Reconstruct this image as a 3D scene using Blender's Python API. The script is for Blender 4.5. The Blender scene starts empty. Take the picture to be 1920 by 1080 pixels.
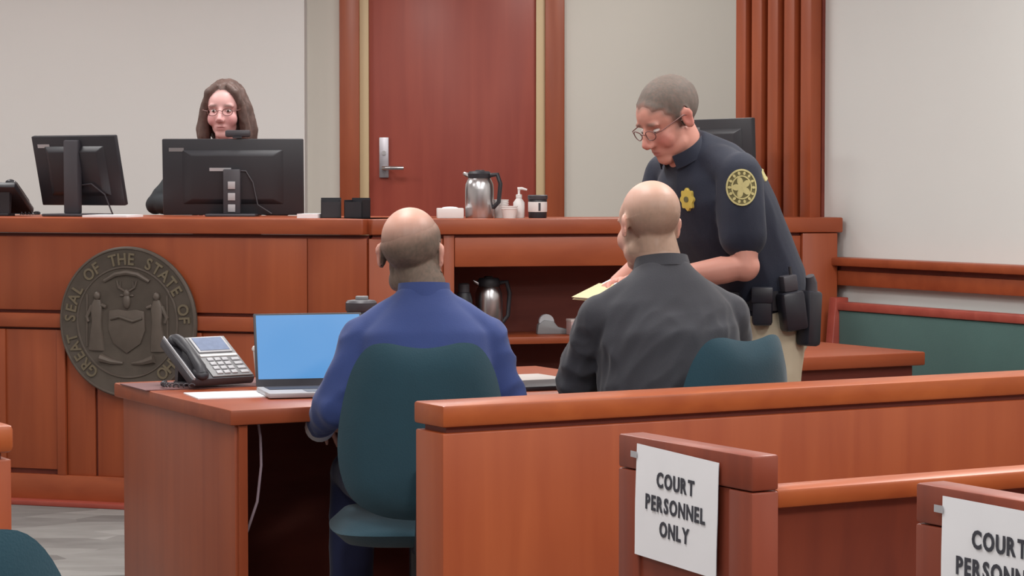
import bpy, bmesh, math, random
import numpy as np
from mathutils import Vector, Matrix, noise
from mathutils.bvhtree import BVHTree
random.seed(7)
R = math.radians
scene = bpy.context.scene
col = scene.collection

# ------------------------------------------------------------------ camera
CAM_Z = 1.38
cam_data = bpy.data.cameras.new('camera')
cam_data.sensor_width = 36.0
cam_data.lens = 36.0 * 4500 / 1920
cam_data.clip_end = 60
cam = bpy.data.objects.new('camera', cam_data)
col.objects.link(cam)
cam.location = (0, 0, CAM_Z)
cam.rotation_euler = (R(90) - math.atan(200 / 4500), 0, 0)
scene.camera = cam

# ------------------------------------------------------------------ world, lamps, exposure
world = bpy.data.worlds.new('world')
scene.world = world
world.use_nodes = True
world.node_tree.nodes['Background'].inputs[0].default_value = (0.9, 0.92, 1.0, 1)
world.node_tree.nodes['Background'].inputs[1].default_value = 0.05
scene.view_settings.view_transform = 'Standard'
scene.view_settings.look = 'None'
scene.view_settings.gamma = 1.0
scene.view_settings.use_curve_mapping = False
scene.view_settings.exposure = -0.25


def ceiling_lamp(x, y, power, sx=0.6, sy=1.2, color=(1.0, 0.985, 0.965)):
    ld = bpy.data.lights.new('ceiling_lamp', 'AREA')
    ld.shape = 'RECTANGLE'
    ld.size, ld.size_y = sx, sy
    ld.energy = power
    ld.color = color
    o = bpy.data.objects.new('ceiling_lamp', ld)
    col.objects.link(o)
    o.location = (x, y, 3.16)
    return o


for lx, ly, lp in [(-3.0, 1.0, 24), (-0.6, 1.0, 50), (1.8, 1.0, 82),
                   (-3.0, 4.2, 20), (-0.6, 4.2, 48), (1.8, 4.2, 78), (4.2, 2.6, 88),
                   (-3.0, 7.4, 30), (-0.6, 7.4, 58), (1.6, 7.4, 65),
                   (-3.0, 10.6, 55), (-0.8, 10.6, 45), (0.7, 11.6, 30)]:
    ceiling_lamp(lx, ly, lp)

# ------------------------------------------------------------------ materials


def lin(r, g, b):
    def f(c):
        c /= 255.0
        return c / 12.92 if c <= 0.04045 else ((c + 0.055) / 1.055) ** 2.4
    return (f(r), f(g), f(b), 1.0)


def new_mat(name):
    m = bpy.data.materials.new(name)
    m.use_nodes = True
    nt = m.node_tree
    return m, nt, nt.nodes['Principled BSDF']


def plain(name, c, rough=0.6, metal=0.0, coat=0.0, spec=0.5, sheen=0.0, var=0.0, vscale=6.0, bump=0.0, bscale=80.0, emit=None, estr=1.0):
    m, nt, b = new_mat(name)
    b.inputs['Base Color'].default_value = c
    b.inputs['Roughness'].default_value = rough
    b.inputs['Metallic'].default_value = metal
    b.inputs['Coat Weight'].default_value = coat
    b.inputs['Specular IOR Level'].default_value = spec
    b.inputs['Sheen Weight'].default_value = sheen
    tc = nt.nodes.new('ShaderNodeTexCoord')
    if var > 0:
        n = nt.nodes.new('ShaderNodeTexNoise')
        n.inputs['Scale'].default_value = vscale
        n.inputs['Detail'].default_value = 4
        nt.links.new(tc.outputs['Object'], n.inputs['Vector'])
        rmp = nt.nodes.new('ShaderNodeValToRGB')
        rmp.color_ramp.elements[0].position = 0.3
        rmp.color_ramp.elements[1].position = 0.7
        rmp.color_ramp.elements[0].color = (c[0] * (1 - var), c[1] * (1 - var), c[2] * (1 - var), 1)
        rmp.color_ramp.elements[1].color = (min(1, c[0] * (1 + var)), min(1, c[1] * (1 + var)), min(1, c[2] * (1 + var)), 1)
        nt.links.new(n.outputs['Fac'], rmp.inputs['Fac'])
        nt.links.new(rmp.outputs['Color'], b.inputs['Base Color'])
    if bump > 0:
        n2 = nt.nodes.new('ShaderNodeTexNoise')
        n2.inputs['Scale'].default_value = bscale
        nt.links.new(tc.outputs['Object'], n2.inputs['Vector'])
        bp = nt.nodes.new('ShaderNodeBump')
        bp.inputs['Strength'].default_value = bump
        bp.inputs['Distance'].default_value = 0.003
        nt.links.new(n2.outputs['Fac'], bp.inputs['Height'])
        nt.links.new(bp.outputs['Normal'], b.inputs['Normal'])
    if emit:
        b.inputs['Emission Color'].default_value = emit
        b.inputs['Emission Strength'].default_value = estr
    return m


def wood(name, c1, c2, axis='z', rough=0.42, coat=0.10, scale=1.0, rot=0.0):
    m, nt, b = new_mat(name)
    tc = nt.nodes.new('ShaderNodeTexCoord')
    mp = nt.nodes.new('ShaderNodeMapping')
    sc = {'x': (1.2, 14, 14), 'y': (14, 1.2, 14), 'z': (14, 14, 0.9)}[axis]
    mp.inputs['Scale'].default_value = [s * scale for s in sc]
    mr = nt.nodes.new('ShaderNodeMapping')
    mr.inputs['Rotation'].default_value = (0, 0, rot)
    nt.links.new(tc.outputs['Object'], mr.inputs['Vector'])
    nt.links.new(mr.outputs['Vector'], mp.inputs['Vector'])
    n = nt.nodes.new('ShaderNodeTexNoise')
    n.inputs['Scale'].default_value = 1.0
    n.inputs['Detail'].default_value = 6
    n.inputs['Distortion'].default_value = 0.6
    nt.links.new(mp.outputs['Vector'], n.inputs['Vector'])
    n3 = nt.nodes.new('ShaderNodeTexNoise')
    n3.inputs['Scale'].default_value = 2.2
    nt.links.new(tc.outputs['Object'], n3.inputs['Vector'])
    mx = nt.nodes.new('ShaderNodeMix')
    mx.inputs['Factor'].default_value = 0.4
    nt.links.new(n.outputs['Fac'], mx.inputs['A'])
    nt.links.new(n3.outputs['Fac'], mx.inputs['B'])
    rmp = nt.nodes.new('ShaderNodeValToRGB')
    rmp.color_ramp.elements[0].position = 0.32
    rmp.color_ramp.elements[1].position = 0.68
    rmp.color_ramp.elements[0].color = c1
    rmp.color_ramp.elements[1].color = c2
    nt.links.new(mx.outputs['Result'], rmp.inputs['Fac'])
    nt.links.new(rmp.outputs['Color'], b.inputs['Base Color'])
    b.inputs['Roughness'].default_value = rough
    b.inputs['Coat Weight'].default_value = coat
    b.inputs['Coat Roughness'].default_value = 0.25
    b.inputs['Specular IOR Level'].default_value = 0.4
    return m


M = {}
WA, WB = lin(141, 65, 37), lin(165, 83, 48)
M['wood_v'] = wood('cherry_wood_upright', WA, WB, 'z')
M['wood_h'] = wood('cherry_wood_level', WA, WB, 'x')
M['wood_u'] = wood('cherry_wood_rail', lin(152, 70, 33), lin(180, 94, 46), 'x', rot=-R(29.6))
M['wood_rv'] = wood('cherry_wood_rail_panel', lin(150, 68, 36), lin(169, 85, 47), 'z')
M['wood_pew'] = wood('cherry_wood_pew', lin(118, 54, 40), lin(146, 70, 48), 'z')
M['wood_door'] = wood('red_veneer', lin(144, 60, 48), lin(162, 74, 58), 'z', rough=0.45, coat=0.1)
M['wood_red'] = wood('reddish_frame_wood', lin(150, 64, 54), lin(172, 84, 70), 'x')
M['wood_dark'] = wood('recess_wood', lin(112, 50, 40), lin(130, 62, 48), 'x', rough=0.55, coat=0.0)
M['wall_a'] = plain('pale_wall_paint', lin(219, 215, 212), 0.85, var=0.015, vscale=1.2, bump=0.05, bscale=150)
M['wall_b'] = plain('beige_wall_paint', lin(211, 205, 195), 0.85, var=0.015, vscale=1.2, bump=0.05, bscale=150)
M['wall_c'] = plain('white_wall_paint', lin(213, 214, 211), 0.85, var=0.015, vscale=1.2, bump=0.05, bscale=150)
M['ceiling'] = plain('ceiling_white', lin(238, 236, 232), 0.9)
M['cream'] = plain('cream_frame_paint', lin(205, 180, 140), 0.5)
M['steel'] = plain('brushed_steel', lin(205, 203, 205), 0.28, metal=1.0)
M['satin'] = plain('satin_metal', lin(190, 186, 192), 0.4, metal=0.8)
M['black'] = plain('black_plastic', lin(42, 42, 48), 0.45)
M['black2'] = plain('dark_grey_plastic', lin(66, 64, 70), 0.45)
M['grey'] = plain('grey_plastic', lin(128, 128, 130), 0.45)
M['lgrey'] = plain('light_grey_plastic', lin(178, 178, 182), 0.45)
M['white'] = plain('white_plastic', lin(232, 228, 226), 0.4)
M['paper'] = plain('white_paper', lin(244, 244, 248), 0.8, var=0.015, vscale=8)
M['ink'] = plain('black_print', lin(66, 66, 74), 0.9)
M['manila'] = plain('manila_card', lin(222, 206, 164), 0.8)
M['teal'] = plain('teal_upholstery', lin(20, 60, 74), 0.85, sheen=0.20, var=0.06, vscale=9, bump=0.25, bscale=300)
M['teal_b'] = plain('green_bench_upholstery', lin(62, 92, 88), 0.85, sheen=0.1, var=0.05, vscale=6, bump=0.2, bscale=300)
M['suit'] = plain('navy_suit_cloth', lin(50, 68, 124), 0.85, sheen=0.15, var=0.05, vscale=7, bump=0.2, bscale=350)
M['trouser'] = plain('navy_trouser_cloth', lin(36, 44, 82), 0.85, sheen=0.15, var=0.05, vscale=7)
M['shirt'] = plain('charcoal_shirt_cloth', lin(50, 51, 58), 0.85, sheen=0.16, var=0.06, vscale=8, bump=0.2, bscale=350)
M['shirt_w'] = plain('white_shirt_cloth', lin(226, 226, 232), 0.8)
M['uniform'] = plain('dark_navy_uniform_cloth', lin(26, 32, 50), 0.8, sheen=0.08, var=0.06, vscale=8, bump=0.2, bscale=350)
M['khaki'] = plain('khaki_trouser_cloth', lin(196, 184, 160), 0.85, var=0.04, vscale=7)
M['leather'] = plain('black_duty_leather', lin(36, 36, 44), 0.4)
M['dress'] = plain('black_blouse_cloth', lin(44, 48, 52), 0.85)
M['gold'] = plain('gold_metal', lin(222, 196, 96), 0.4, metal=0.35)
M['gold_cloth'] = plain('gold_embroidery', lin(186, 176, 122), 0.8, var=0.1, vscale=60)
M['gold_dark'] = plain('olive_embroidery', lin(104, 98, 64), 0.85)
M['bronze'] = plain('aged_bronze', lin(88, 79, 71), 0.55, metal=0.2, var=0.12, vscale=14)
M['bronze_hi'] = plain('worn_bronze_relief', lin(98, 88, 80), 0.5, metal=0.2, var=0.08, vscale=20)
M['bronze_letter'] = plain('worn_bronze_letter', lin(116, 105, 86), 0.5, metal=0.2)
M['screen'] = plain('blue_screen', lin(20, 30, 40), 0.3, emit=lin(92, 160, 224), estr=1.0)
M['lcd'] = plain('phone_display', lin(110, 124, 152), 0.35, var=0.1, vscale=60)
M['lens'] = plain('spectacle_lens', (1, 1, 1, 1), 0.05)
M['lens'].node_tree.nodes['Principled BSDF'].inputs['Transmission Weight'].default_value = 1.0
M['lens'].node_tree.nodes['Principled BSDF'].inputs['IOR'].default_value = 1.02
M['hair_w'] = plain('brown_hair', lin(98, 78, 72), 0.55, var=0.25, vscale=30, bump=0.3, bscale=120)
M['hair_b'] = plain('grey_brown_hair', lin(124, 110, 98), 0.7, var=0.2, vscale=60, bump=0.5, bscale=220)
M['hair_s'] = plain('grey_stubble_hair', lin(150, 132, 116), 0.75, var=0.15, vscale=60, bump=0.4, bscale=240)
M['hair_o'] = plain('grey_cropped_hair', lin(122, 112, 104), 0.7, var=0.2, vscale=60, bump=0.5, bscale=220)
M['eye'] = plain('eye_white', lin(225, 215, 212), 0.3)
M['iris'] = plain('eye_iris', lin(60, 48, 42), 0.3)
M['glass_frame'] = plain('spectacle_frame', lin(112, 72, 68), 0.4)


def carpet_mat():
    m, nt, b = new_mat('grey_patterned_carpet')
    tc = nt.nodes.new('ShaderNodeTexCoord')
    mp = nt.nodes.new('ShaderNodeMapping')
    mp.inputs['Rotation'].default_value = (0, 0, R(-25))
    mp.inputs['Scale'].default_value = (2.2, 5.0, 1)
    nt.links.new(tc.outputs['Object'], mp.inputs['Vector'])
    n = nt.nodes.new('ShaderNodeTexVoronoi')
    n.inputs['Scale'].default_value = 1.1
    nt.links.new(mp.outputs['Vector'], n.inputs['Vector'])
    n2 = nt.nodes.new('ShaderNodeTexNoise')
    n2.inputs['Scale'].default_value = 2.0
    n2.inputs['Detail'].default_value = 5
    nt.links.new(mp.outputs['Vector'], n2.inputs['Vector'])
    sep = nt.nodes.new('ShaderNodeSeparateColor')
    nt.links.new(n.outputs['Color'], sep.inputs['Color'])
    mx = nt.nodes.new('ShaderNodeMix')
    mx.inputs['Factor'].default_value = 0.5
    nt.links.new(sep.outputs['Red'], mx.inputs['A'])
    nt.links.new(n2.outputs['Fac'], mx.inputs['B'])
    rmp = nt.nodes.new('ShaderNodeValToRGB')
    rmp.color_ramp.elements[0].position = 0.2
    rmp.color_ramp.elements[1].position = 0.8
    rmp.color_ramp.elements[0].color = lin(98, 94, 92)
    rmp.color_ramp.elements[1].color = lin(146, 144, 141)
    nt.links.new(mx.outputs['Result'], rmp.inputs['Fac'])
    nt.links.new(rmp.outputs['Color'], b.inputs['Base Color'])
    b.inputs['Roughness'].default_value = 0.95
    return m


M['carpet'] = carpet_mat()


def skin_mat(name):
    m, nt, b = new_mat(name)
    a = nt.nodes.new('ShaderNodeAttribute')
    a.attribute_name = 'tint'
    nt.links.new(a.outputs['Color'], b.inputs['Base Color'])
    b.inputs['Roughness'].default_value = 0.5
    b.inputs['Subsurface Weight'].default_value = 0.08
    b.inputs['Subsurface Radius'].default_value = (0.02, 0.008, 0.005)
    return m


M['skin'] = skin_mat('skin')
M['skin_hair'] = skin_mat('cropped_hair')
M['skin_hair'].node_tree.nodes['Principled BSDF'].inputs['Roughness'].default_value = 0.75

# ------------------------------------------------------------------ mesh helpers


class MB:
    """collects closed shapes, build() links them as ONE mesh object"""

    def __init__(self, mat4=None):
        self.v, self.f, self.M = [], [], mat4 or Matrix.Identity(4)

    def add(self, vs, fs, M2=None):
        o = len(self.v)
        T = self.M @ M2 if M2 is not None else self.M
        self.v += [T @ Vector(p) for p in vs]
        self.f += [tuple(i + o for i in q) for q in fs]

    def box(self, x0, x1, y0, y1, z0, z1, M2=None):
        vs = [(x0, y0, z0), (x1, y0, z0), (x1, y1, z0), (x0, y1, z0), (x0, y0, z1), (x1, y0, z1), (x1, y1, z1), (x0, y1, z1)]
        self.add(vs, [(0, 3, 2, 1), (4, 5, 6, 7), (0, 1, 5, 4), (1, 2, 6, 5), (2, 3, 7, 6), (3, 0, 4, 7)], M2)
        return self

    def loft(self, rings, closed=False, M2=None):
        n = len(rings[0])
        vs = [p for r in rings for p in r]
        fs = []
        m = len(rings)
        for i in range(m if closed else m - 1):
            j = (i + 1) % m
            for k in range(n):
                l = (k + 1) % n
                fs.append((i * n + k, i * n + l, j * n + l, j * n + k))
        if not closed:
            fs.append(tuple(reversed(range(n))))
            fs.append(tuple(range((m - 1) * n, m * n)))
        self.add(vs, fs, M2)
        return self

    def tube(self, path, rad, n=12, M2=None, flat=1.0, lat=None, closed=False):
        P = [Vector(p) for p in path]
        if not isinstance(rad, (list, tuple)):
            rad = [rad] * len(P)
        rings = []
        prev = None
        for i, p in enumerate(P):
            if closed:
                t = (P[(i + 1) % len(P)] - P[i - 1]).normalized()
            else:
                t = (P[min(i + 1, len(P) - 1)] - P[max(i - 1, 0)]).normalized()
            if lat is not None:
                a = Vector(lat)
            elif prev is None:
                a = Vector((1, 0, 0)) if abs(t.x) < 0.8 else Vector((0, 1, 0))
            else:
                a = prev
            a = (a - t * a.dot(t)).normalized()
            prev = a
            b = t.cross(a)
            rings.append([p + a * rad[i] * math.cos(2 * math.pi * k / n) + b * rad[i] * flat * math.sin(2 * math.pi * k / n) for k in range(n)])
        return self.loft(rings, closed, M2)

    def oval(self, rows, n=24, twist=0.0, power=2.3, M2=None):
        """rows: (center, rx, ry): a torso-like loft along its centres"""
        P = [Vector(r[0]) for r in rows]
        rings = []
        for i, (c, rx, ry) in enumerate(rows):
            t = (P[min(i + 1, len(P) - 1)] - P[max(i - 1, 0)]).normalized()
            a = Vector((math.cos(twist), math.sin(twist), 0))
            a = (a - t * a.dot(t)).normalized()
            b = t.cross(a)
            ring = []
            for k in range(n):
                th = 2 * math.pi * k / n
                cs, sn = math.cos(th), math.sin(th)
                ring.append(P[i] + a * rx * math.copysign(abs(cs) ** (2 / power), cs) + b * ry * math.copysign(abs(sn) ** (2 / power), sn))
            rings.append(ring)
        return self.loft(rings, False, M2)

    def ell(self, c, r, n=16, m=10, M2=None, rot=None):
        c = Vector(c)
        rings = []
        for i in range(1, m):
            ph = math.pi * i / m
            rings.append([(r[0] * math.sin(ph) * math.cos(2 * math.pi * k / n), r[1] * math.sin(ph) * math.sin(2 * math.pi * k / n), -r[2] * math.cos(ph)) for k in range(n)])
        vs = [(0, 0, -r[2])] + [p for q in rings for p in q] + [(0, 0, r[2])]
        if rot is not None:
            vs = [rot @ Vector(p) for p in vs]
        vs = [Vector(p) + c for p in vs]
        fs = []
        for k in range(n):
            l = (k + 1) % n
            fs.append((0, 1 + l, 1 + k))
            for i in range(m - 2):
                fs.append((1 + i * n + k, 1 + i * n + l, 1 + (i + 1) * n + l, 1 + (i + 1) * n + k))
            fs.append((1 + (m - 2) * n + k, 1 + (m - 2) * n + l, len(vs) - 1))
        self.add(vs, fs, M2)
        return self

    def lathe(self, prof, n=28, c=(0, 0, 0), M2=None):
        """prof: (radius, z) from bottom to top"""
        rings = [[(c[0] + r * math.cos(2 * math.pi * k / n), c[1] + r * math.sin(2 * math.pi * k / n), c[2] + z) for k in range(n)] for r, z in prof]
        return self.loft(rings, False, M2)

    def prism(self, outline, y0, y1, M2=None):
        """outline in (x, z), extruded along y"""
        n = len(outline)
        vs = [(x, y0, z) for x, z in outline] + [(x, y1, z) for x, z in outline]
        fs = [tuple(range(n)), tuple(reversed(range(n, 2 * n)))]
        for k in range(n):
            l = (k + 1) % n
            fs.append((l, k, n + k, n + l))
        self.add(vs, fs, M2)
        return self

    def mesh(self, name):
        me = bpy.data.meshes.new(name)
        me.from_pydata([tuple(p) for p in self.v], [], self.f)
        return me

    def build(self, name, mat, parent=None, bevel=0.0, smooth=False, seg=2, sub=0):
        me = self.mesh(name)
        bm = bmesh.new()
        bm.from_mesh(me)
        bmesh.ops.recalc_face_normals(bm, faces=bm.faces)
        if bevel > 0:
            es = [e for e in bm.edges if len(e.link_faces) == 2 and e.calc_face_angle(0) > 0.5]
            bmesh.ops.bevel(bm, geom=es, offset=bevel, segments=seg, profile=0.5, affect='EDGES', clamp_overlap=True)
        bm.to_mesh(me)
        bm.free()
        me.update()
        return link(name, me, mat, parent, smooth or bevel > 0)


def link(name, me, mat, parent=None, smooth=False):
    if not me.materials:
        me.materials.append(M[mat] if isinstance(mat, str) else mat)
    if smooth:
        me.shade_smooth()
        try:
            me.set_sharp_from_angle(angle=R(38))
        except Exception:
            pass
    o = bpy.data.objects.new(name, me)
    col.objects.link(o)
    if parent is not None:
        o.parent = parent
    return o


def tag(o, label, cat, group=None):
    o['label'] = label
    o['category'] = cat
    if group:
        o['group'] = group
    return o


def thing(name, label, cat, loc=(0, 0, 0), rz=0.0, group=None):
    o = bpy.data.objects.new(name, None)
    o.empty_display_size = 0.1
    col.objects.link(o)
    o.location = loc
    o.rotation_euler = (0, 0, rz)
    return tag(o, label, cat, group)


def struct(o, label=None):
    o['kind'] = 'structure'
    if label:
        o['label'] = label
    return o


def frame(x, y, ang, z=0.0):
    return Matrix.Translation((x, y, z)) @ Matrix.Rotation(ang, 4, 'Z')


def text_mesh(s, size, offset=0.0, depth=0.0005, xs=1.0):
    cu = bpy.data.curves.new('lettering', 'FONT')
    cu.body = s
    cu.size = size
    cu.offset = offset
    cu.extrude = depth
    cu.align_x = 'CENTER'
    cu.resolution_u = 3
    ob = bpy.data.objects.new('lettering', cu)
    col.objects.link(ob)
    dg = bpy.context.evaluated_depsgraph_get()
    me = bpy.data.meshes.new_from_object(ob.evaluated_get(dg))
    bpy.data.objects.remove(ob)
    bpy.data.curves.remove(cu)
    me.materials.clear()
    if xs != 1.0:
        me.transform(Matrix.Diagonal((xs, 1, 1, 1)))
    return me


def add_mesh(mb, me, M2):
    mb.add([v.co.copy() for v in me.vertices], [tuple(p.vertices) for p in me.polygons], M2)


# room axes: U runs along the bar rail and the pews, V into the room
TH = R(29.6)
U = Vector((math.cos(TH), math.sin(TH), 0))
V = Vector((-math.sin(TH), math.cos(TH), 0))

# ------------------------------------------------------------------ the setting
struct(MB().box(-6, 10.5, -3.2, 13.6, -0.1, 0.0).build('floor', 'carpet'), 'grey patterned carpet floor')
struct(MB().box(-6, 10.5, -3.2, 13.6, 3.2, 3.3).build('ceiling', 'ceiling'))
struct(MB().box(-6, -5, -3.2, 13.6, 0, 3.2).build('wall_left', 'wall_a'))
struct(MB().box(-6, 10.5, -3.4, -3.2, 0, 3.2).build('wall_rear', 'wall_a'))
# wall behind the clerk ends at an outside corner, the door wall lies farther back
XL = (572 - 960) / 4500 * 12.92
struct(MB().box(-5, XL, 12.92, 13.1, 0, 3.2).build('wall_back', 'wall_a'), 'pale wall behind the clerk')
DY = 13.1
px = lambda p, y: (p - 960) / 4500 * y
dl, dr = px(692, DY), px(1005, DY)
struct(MB().box(XL - 0.3, px(640, DY), DY, DY + 0.3, 0, 3.2).build('wall_back_corner', 'wall_b'), 'narrow wall strip beside the door')
struct(MB().box(px(1056, DY), 3.2, DY, DY + 0.3, 0, 3.2).build('wall_back_right', 'wall_b'), 'beige wall to the right of the door')
struct(MB().box(px(640, DY), px(1056, DY), DY, DY + 0.3, 2.62, 3.2).build('wall_back_lintel', 'wall_b'), 'wall above the door')
# right wall runs along V and ends in the ribbed wooden pilaster
WR = frame(1.41, 10.3, TH)          # local x = U (into the wall), local y = V
struct(MB(WR).box(0.0, 0.25, -15.6, 0.72, 0, 3.2).build('wall_right', 'wall_c'), 'white side wall')
# platform behind the bench
struct(MB().box(-4.9, 1.0, 11.35, 13.08, 0, 0.45).build('floor_platform', 'carpet'), 'raised platform behind the bench')

# door
door = bpy.data.objects.new('door_1', None)
col.objects.link(door)
door.location = (0, 0, 0)
struct(door, 'reddish wooden door with cream frame and wooden casing')
MB().box(dl, dr, DY + 0.03, DY + 0.075, 0.46, 2.58).build('door_leaf', 'wood_door', door, 0.003)
fr = MB()
fr.box(px(675, DY), dl, DY + 0.0, DY + 0.12, 0.45, 2.62)
fr.box(dr, px(1022, DY), DY + 0.0, DY + 0.12, 0.45, 2.62)
fr.box(dl, dr, DY + 0.0, DY + 0.12, 2.58, 2.62)
fr.build('door_frame', 'cream', door, 0.002)
cs = MB()
cs.box(px(638, DY), px(675, DY), DY - 0.03, DY + 0.12, 0.45, 2.7)
cs.box(px(1022, DY), px(1058, DY), DY - 0.03, DY + 0.12, 0.45, 2.7)
cs.box(px(675, DY), px(1022, DY), DY - 0.03, DY + 0.12, 2.62, 2.7)
cs.build('door_casing', 'wood_v', door, 0.004)
hx = px(720, DY)
hd = MB().box(hx - 0.026, hx + 0.026, DY + 0.012, DY + 0.032, 1.40, 1.62).build('handle_plate', 'satin', door, 0.004)
lv = MB().tube([(hx, DY + 0.02, 1.452), (hx, DY - 0.045, 1.452), (hx + 0.02, DY - 0.055, 1.452), (hx + 0.11, DY - 0.055, 1.452)], 0.011, 10)
lv.build('lever', 'steel', hd, 0, True)
MB().tube([(hx, DY + 0.0, 1.535), (hx, DY + 0.022, 1.535)], 0.012, 12).build('lock_cylinder', 'steel', hd, 0, True)
hg = MB()
for hz in (0.75, 1.53, 2.3):
    hg.tube([(dr + 0.008, DY + 0.01, hz - 0.055), (dr + 0.008, DY + 0.01, hz + 0.055)], 0.009, 8)
hg.build('hinge', 'satin', door)

# ribbed pilaster: uprights standing proud of the wall end
pil = bpy.data.objects.new('trim_1', None)
col.objects.link(pil)
struct(pil, 'tall ribbed wooden pilaster at the end of the white wall')
MB(WR).box(-0.015, 0.0, 0.115, 0.725, 0.0, 3.19).build('backing_board', 'wood_dark', pil)
for i in range(5):
    y0 = 0.118 + i * 0.122
    MB(WR).box(-0.075, -0.015, y0, y0 + 0.078, 0.0, 3.19).build('upright_board', 'wood_v', pil, 0.008)

# chair rail along the right wall
rail = bpy.data.objects.new('trim_2', None)
col.objects.link(rail)
struct(rail, 'wooden chair rail along the white wall')
MB(WR).box(-0.075, 0.0, -6.0, -0.02, 1.020, 1.057).build('rail_cap', 'wood_h', rail, 0.008)
MB(WR).box(-0.03, 0.0, -6.0, -0.02, 1.000, 1.020).build('rail_groove', 'wood_dark', rail)
MB(WR).box(-0.045, 0.0, -6.0, -0.02, 0.936, 1.000).build('rail_board', 'wood_h', rail, 0.006)

# ------------------------------------------------------------------ clerk's bench
KX, KY = -0.587, 9.777
SL = frame(KX, KY, R(-18))
SR = frame(KX, KY, R(14))
bench = thing('court_bench', 'long angled cherry wood court bench along the back with panelled front', 'bench', (0, 0, 0))
TOPZ = 1.226
T18, T14 = math.tan(R(9)), math.tan(R(7))


def seg_poly(name, x0l, x1r, yf, yb, z0, z1, mat, bevel=0.0, left=True):
    """slab following the bench's bend: front at yf, back at yb (local y of each segment)"""
    mb = MB()
    T = math.tan(R(16))
    if left:
        pts = [SL @ Vector((x0l, yf, 0)), SL @ Vector((yf * -T * -1 * 1.0, yf, 0)), SL @ Vector((yb * T, yb, 0)), SL @ Vector((x0l, yb, 0))]
    else:
        pts = [SR @ Vector((-yf * T, yf, 0)), SR @ Vector((x1r, yf, 0)), SR @ Vector((x1r, yb, 0)), SR @ Vector((-yb * T, yb, 0))]
    vs = [(p.x, p.y, z0) for p in pts] + [(p.x, p.y, z1) for p in pts]
    mb.add(vs, [(0, 3, 2, 1), (4, 5, 6, 7), (0, 1, 5, 4), (1, 2, 6, 5), (2, 3, 7, 6), (3, 0, 4, 7)])
    return mb.build(name, mat, bench, bevel)


seg_poly('cap', -3.3, 0, -0.035, 0.85, 1.162, TOPZ, 'wood_h', 0.006, True)
seg_poly('cap', 0, 2.052, -0.035, 0.42, 1.162, TOPZ, 'wood_h', 0.006, False)
# left segment front
MB(SL).box(-3.3, 0.0, 0.012, 0.04, 0.02, 1.16).build('backing_board', 'wood_dark', bench)
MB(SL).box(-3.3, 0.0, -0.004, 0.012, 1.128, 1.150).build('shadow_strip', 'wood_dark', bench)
XJ = -0.262
MB(SL).box(-3.3, -1.745, -0.01, 0.012, 0.832, 1.146).build('upper_panel', 'wood_v', bench, 0.003)
MB(SL).box(-1.742, XJ - 0.003, -0.01, 0.012, 0.832, 1.146).build('upper_panel', 'wood_v', bench, 0.003)
MB(SL).box(XJ, -0.002, -0.01, 0.012, 0.832, 1.146).build('upper_panel', 'wood_v', bench, 0.003)
MB(SL).box(-3.3, -0.002, -0.022, 0.012, 0.757, 0.818).build('middle_rail', 'wood_h', bench, 0.006)
lowx = [-2.62, -1.665, -1.416, -1.378, -1.239, -1.200, -0.78, -0.742, -0.40, -0.362, -0.004]
for a, b2 in [(-3.3, -2.66), (-2.62, -1.705), (-1.665, -1.42)]:
    MB(SL).box(a, b2, -0.008, 0.012, 0.150, 0.748).build('lower_panel', 'wood_v', bench, 0.003)
for a, b2 in [(-1.376, -1.243), (-1.232, -1.10), (-1.06, -0.78), (-0.74, -0.40), (-0.36, -0.006)]:
    MB(SL).box(a, b2, -0.002, 0.012, 0.128, 0.748).build('lower_panel', 'wood_v', bench, 0.003)
for a in (-2.66, -1.705, -1.418, -1.10, -0.78, -0.40):
    MB(SL).box(a, a + 0.04, -0.016, 0.012, 0.128, 0.748).build('stile', 'wood_v', bench, 0.003)
MB(SL).box(-3.3, 0.0, -0.016, 0.012, 0.02, 0.128).build('bottom_rail', 'wood_h', bench, 0.003)
MB(SL).box(-3.3, 0.02, -0.075, 0.012, 0.0, 0.022).build('base_strip', 'wood_red', bench, 0.004)
# right segment: panel by the bend, fascia, open knee space with shelf, end post
MB(SR).box(0.002, 0.31, -0.01, 0.04, 0.02, 1.146).build('upper_panel', 'wood_v', bench, 0.003)
MB(SR).box(0.312, 0.357, -0.016, 0.40, 0.0, 1.16).build('stile', 'wood_v', bench, 0.003)
MB(SR).box(0.359, 1.868, -0.016, 0.03, 1.028, 1.15).build('fascia', 'wood_h', bench, 0.004)
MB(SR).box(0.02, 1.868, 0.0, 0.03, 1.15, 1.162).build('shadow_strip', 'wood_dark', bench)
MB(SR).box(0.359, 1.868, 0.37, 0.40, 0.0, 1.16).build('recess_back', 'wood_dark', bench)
MB(SR).box(0.359, 1.868, 0.0, 0.368, 0.705, 0.735).build('shelf', 'wood_h', bench, 0.003)
MB(SR).box(1.87, 2.03, -0.03, 0.10, 0.0, 1.16).build('end_post', 'wood_v', bench, 0.005)
MB(SR).box(1.87, 1.90, 0.10, 0.40, 0.0, 1.16).build('stile', 'wood_v', bench)

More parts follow.
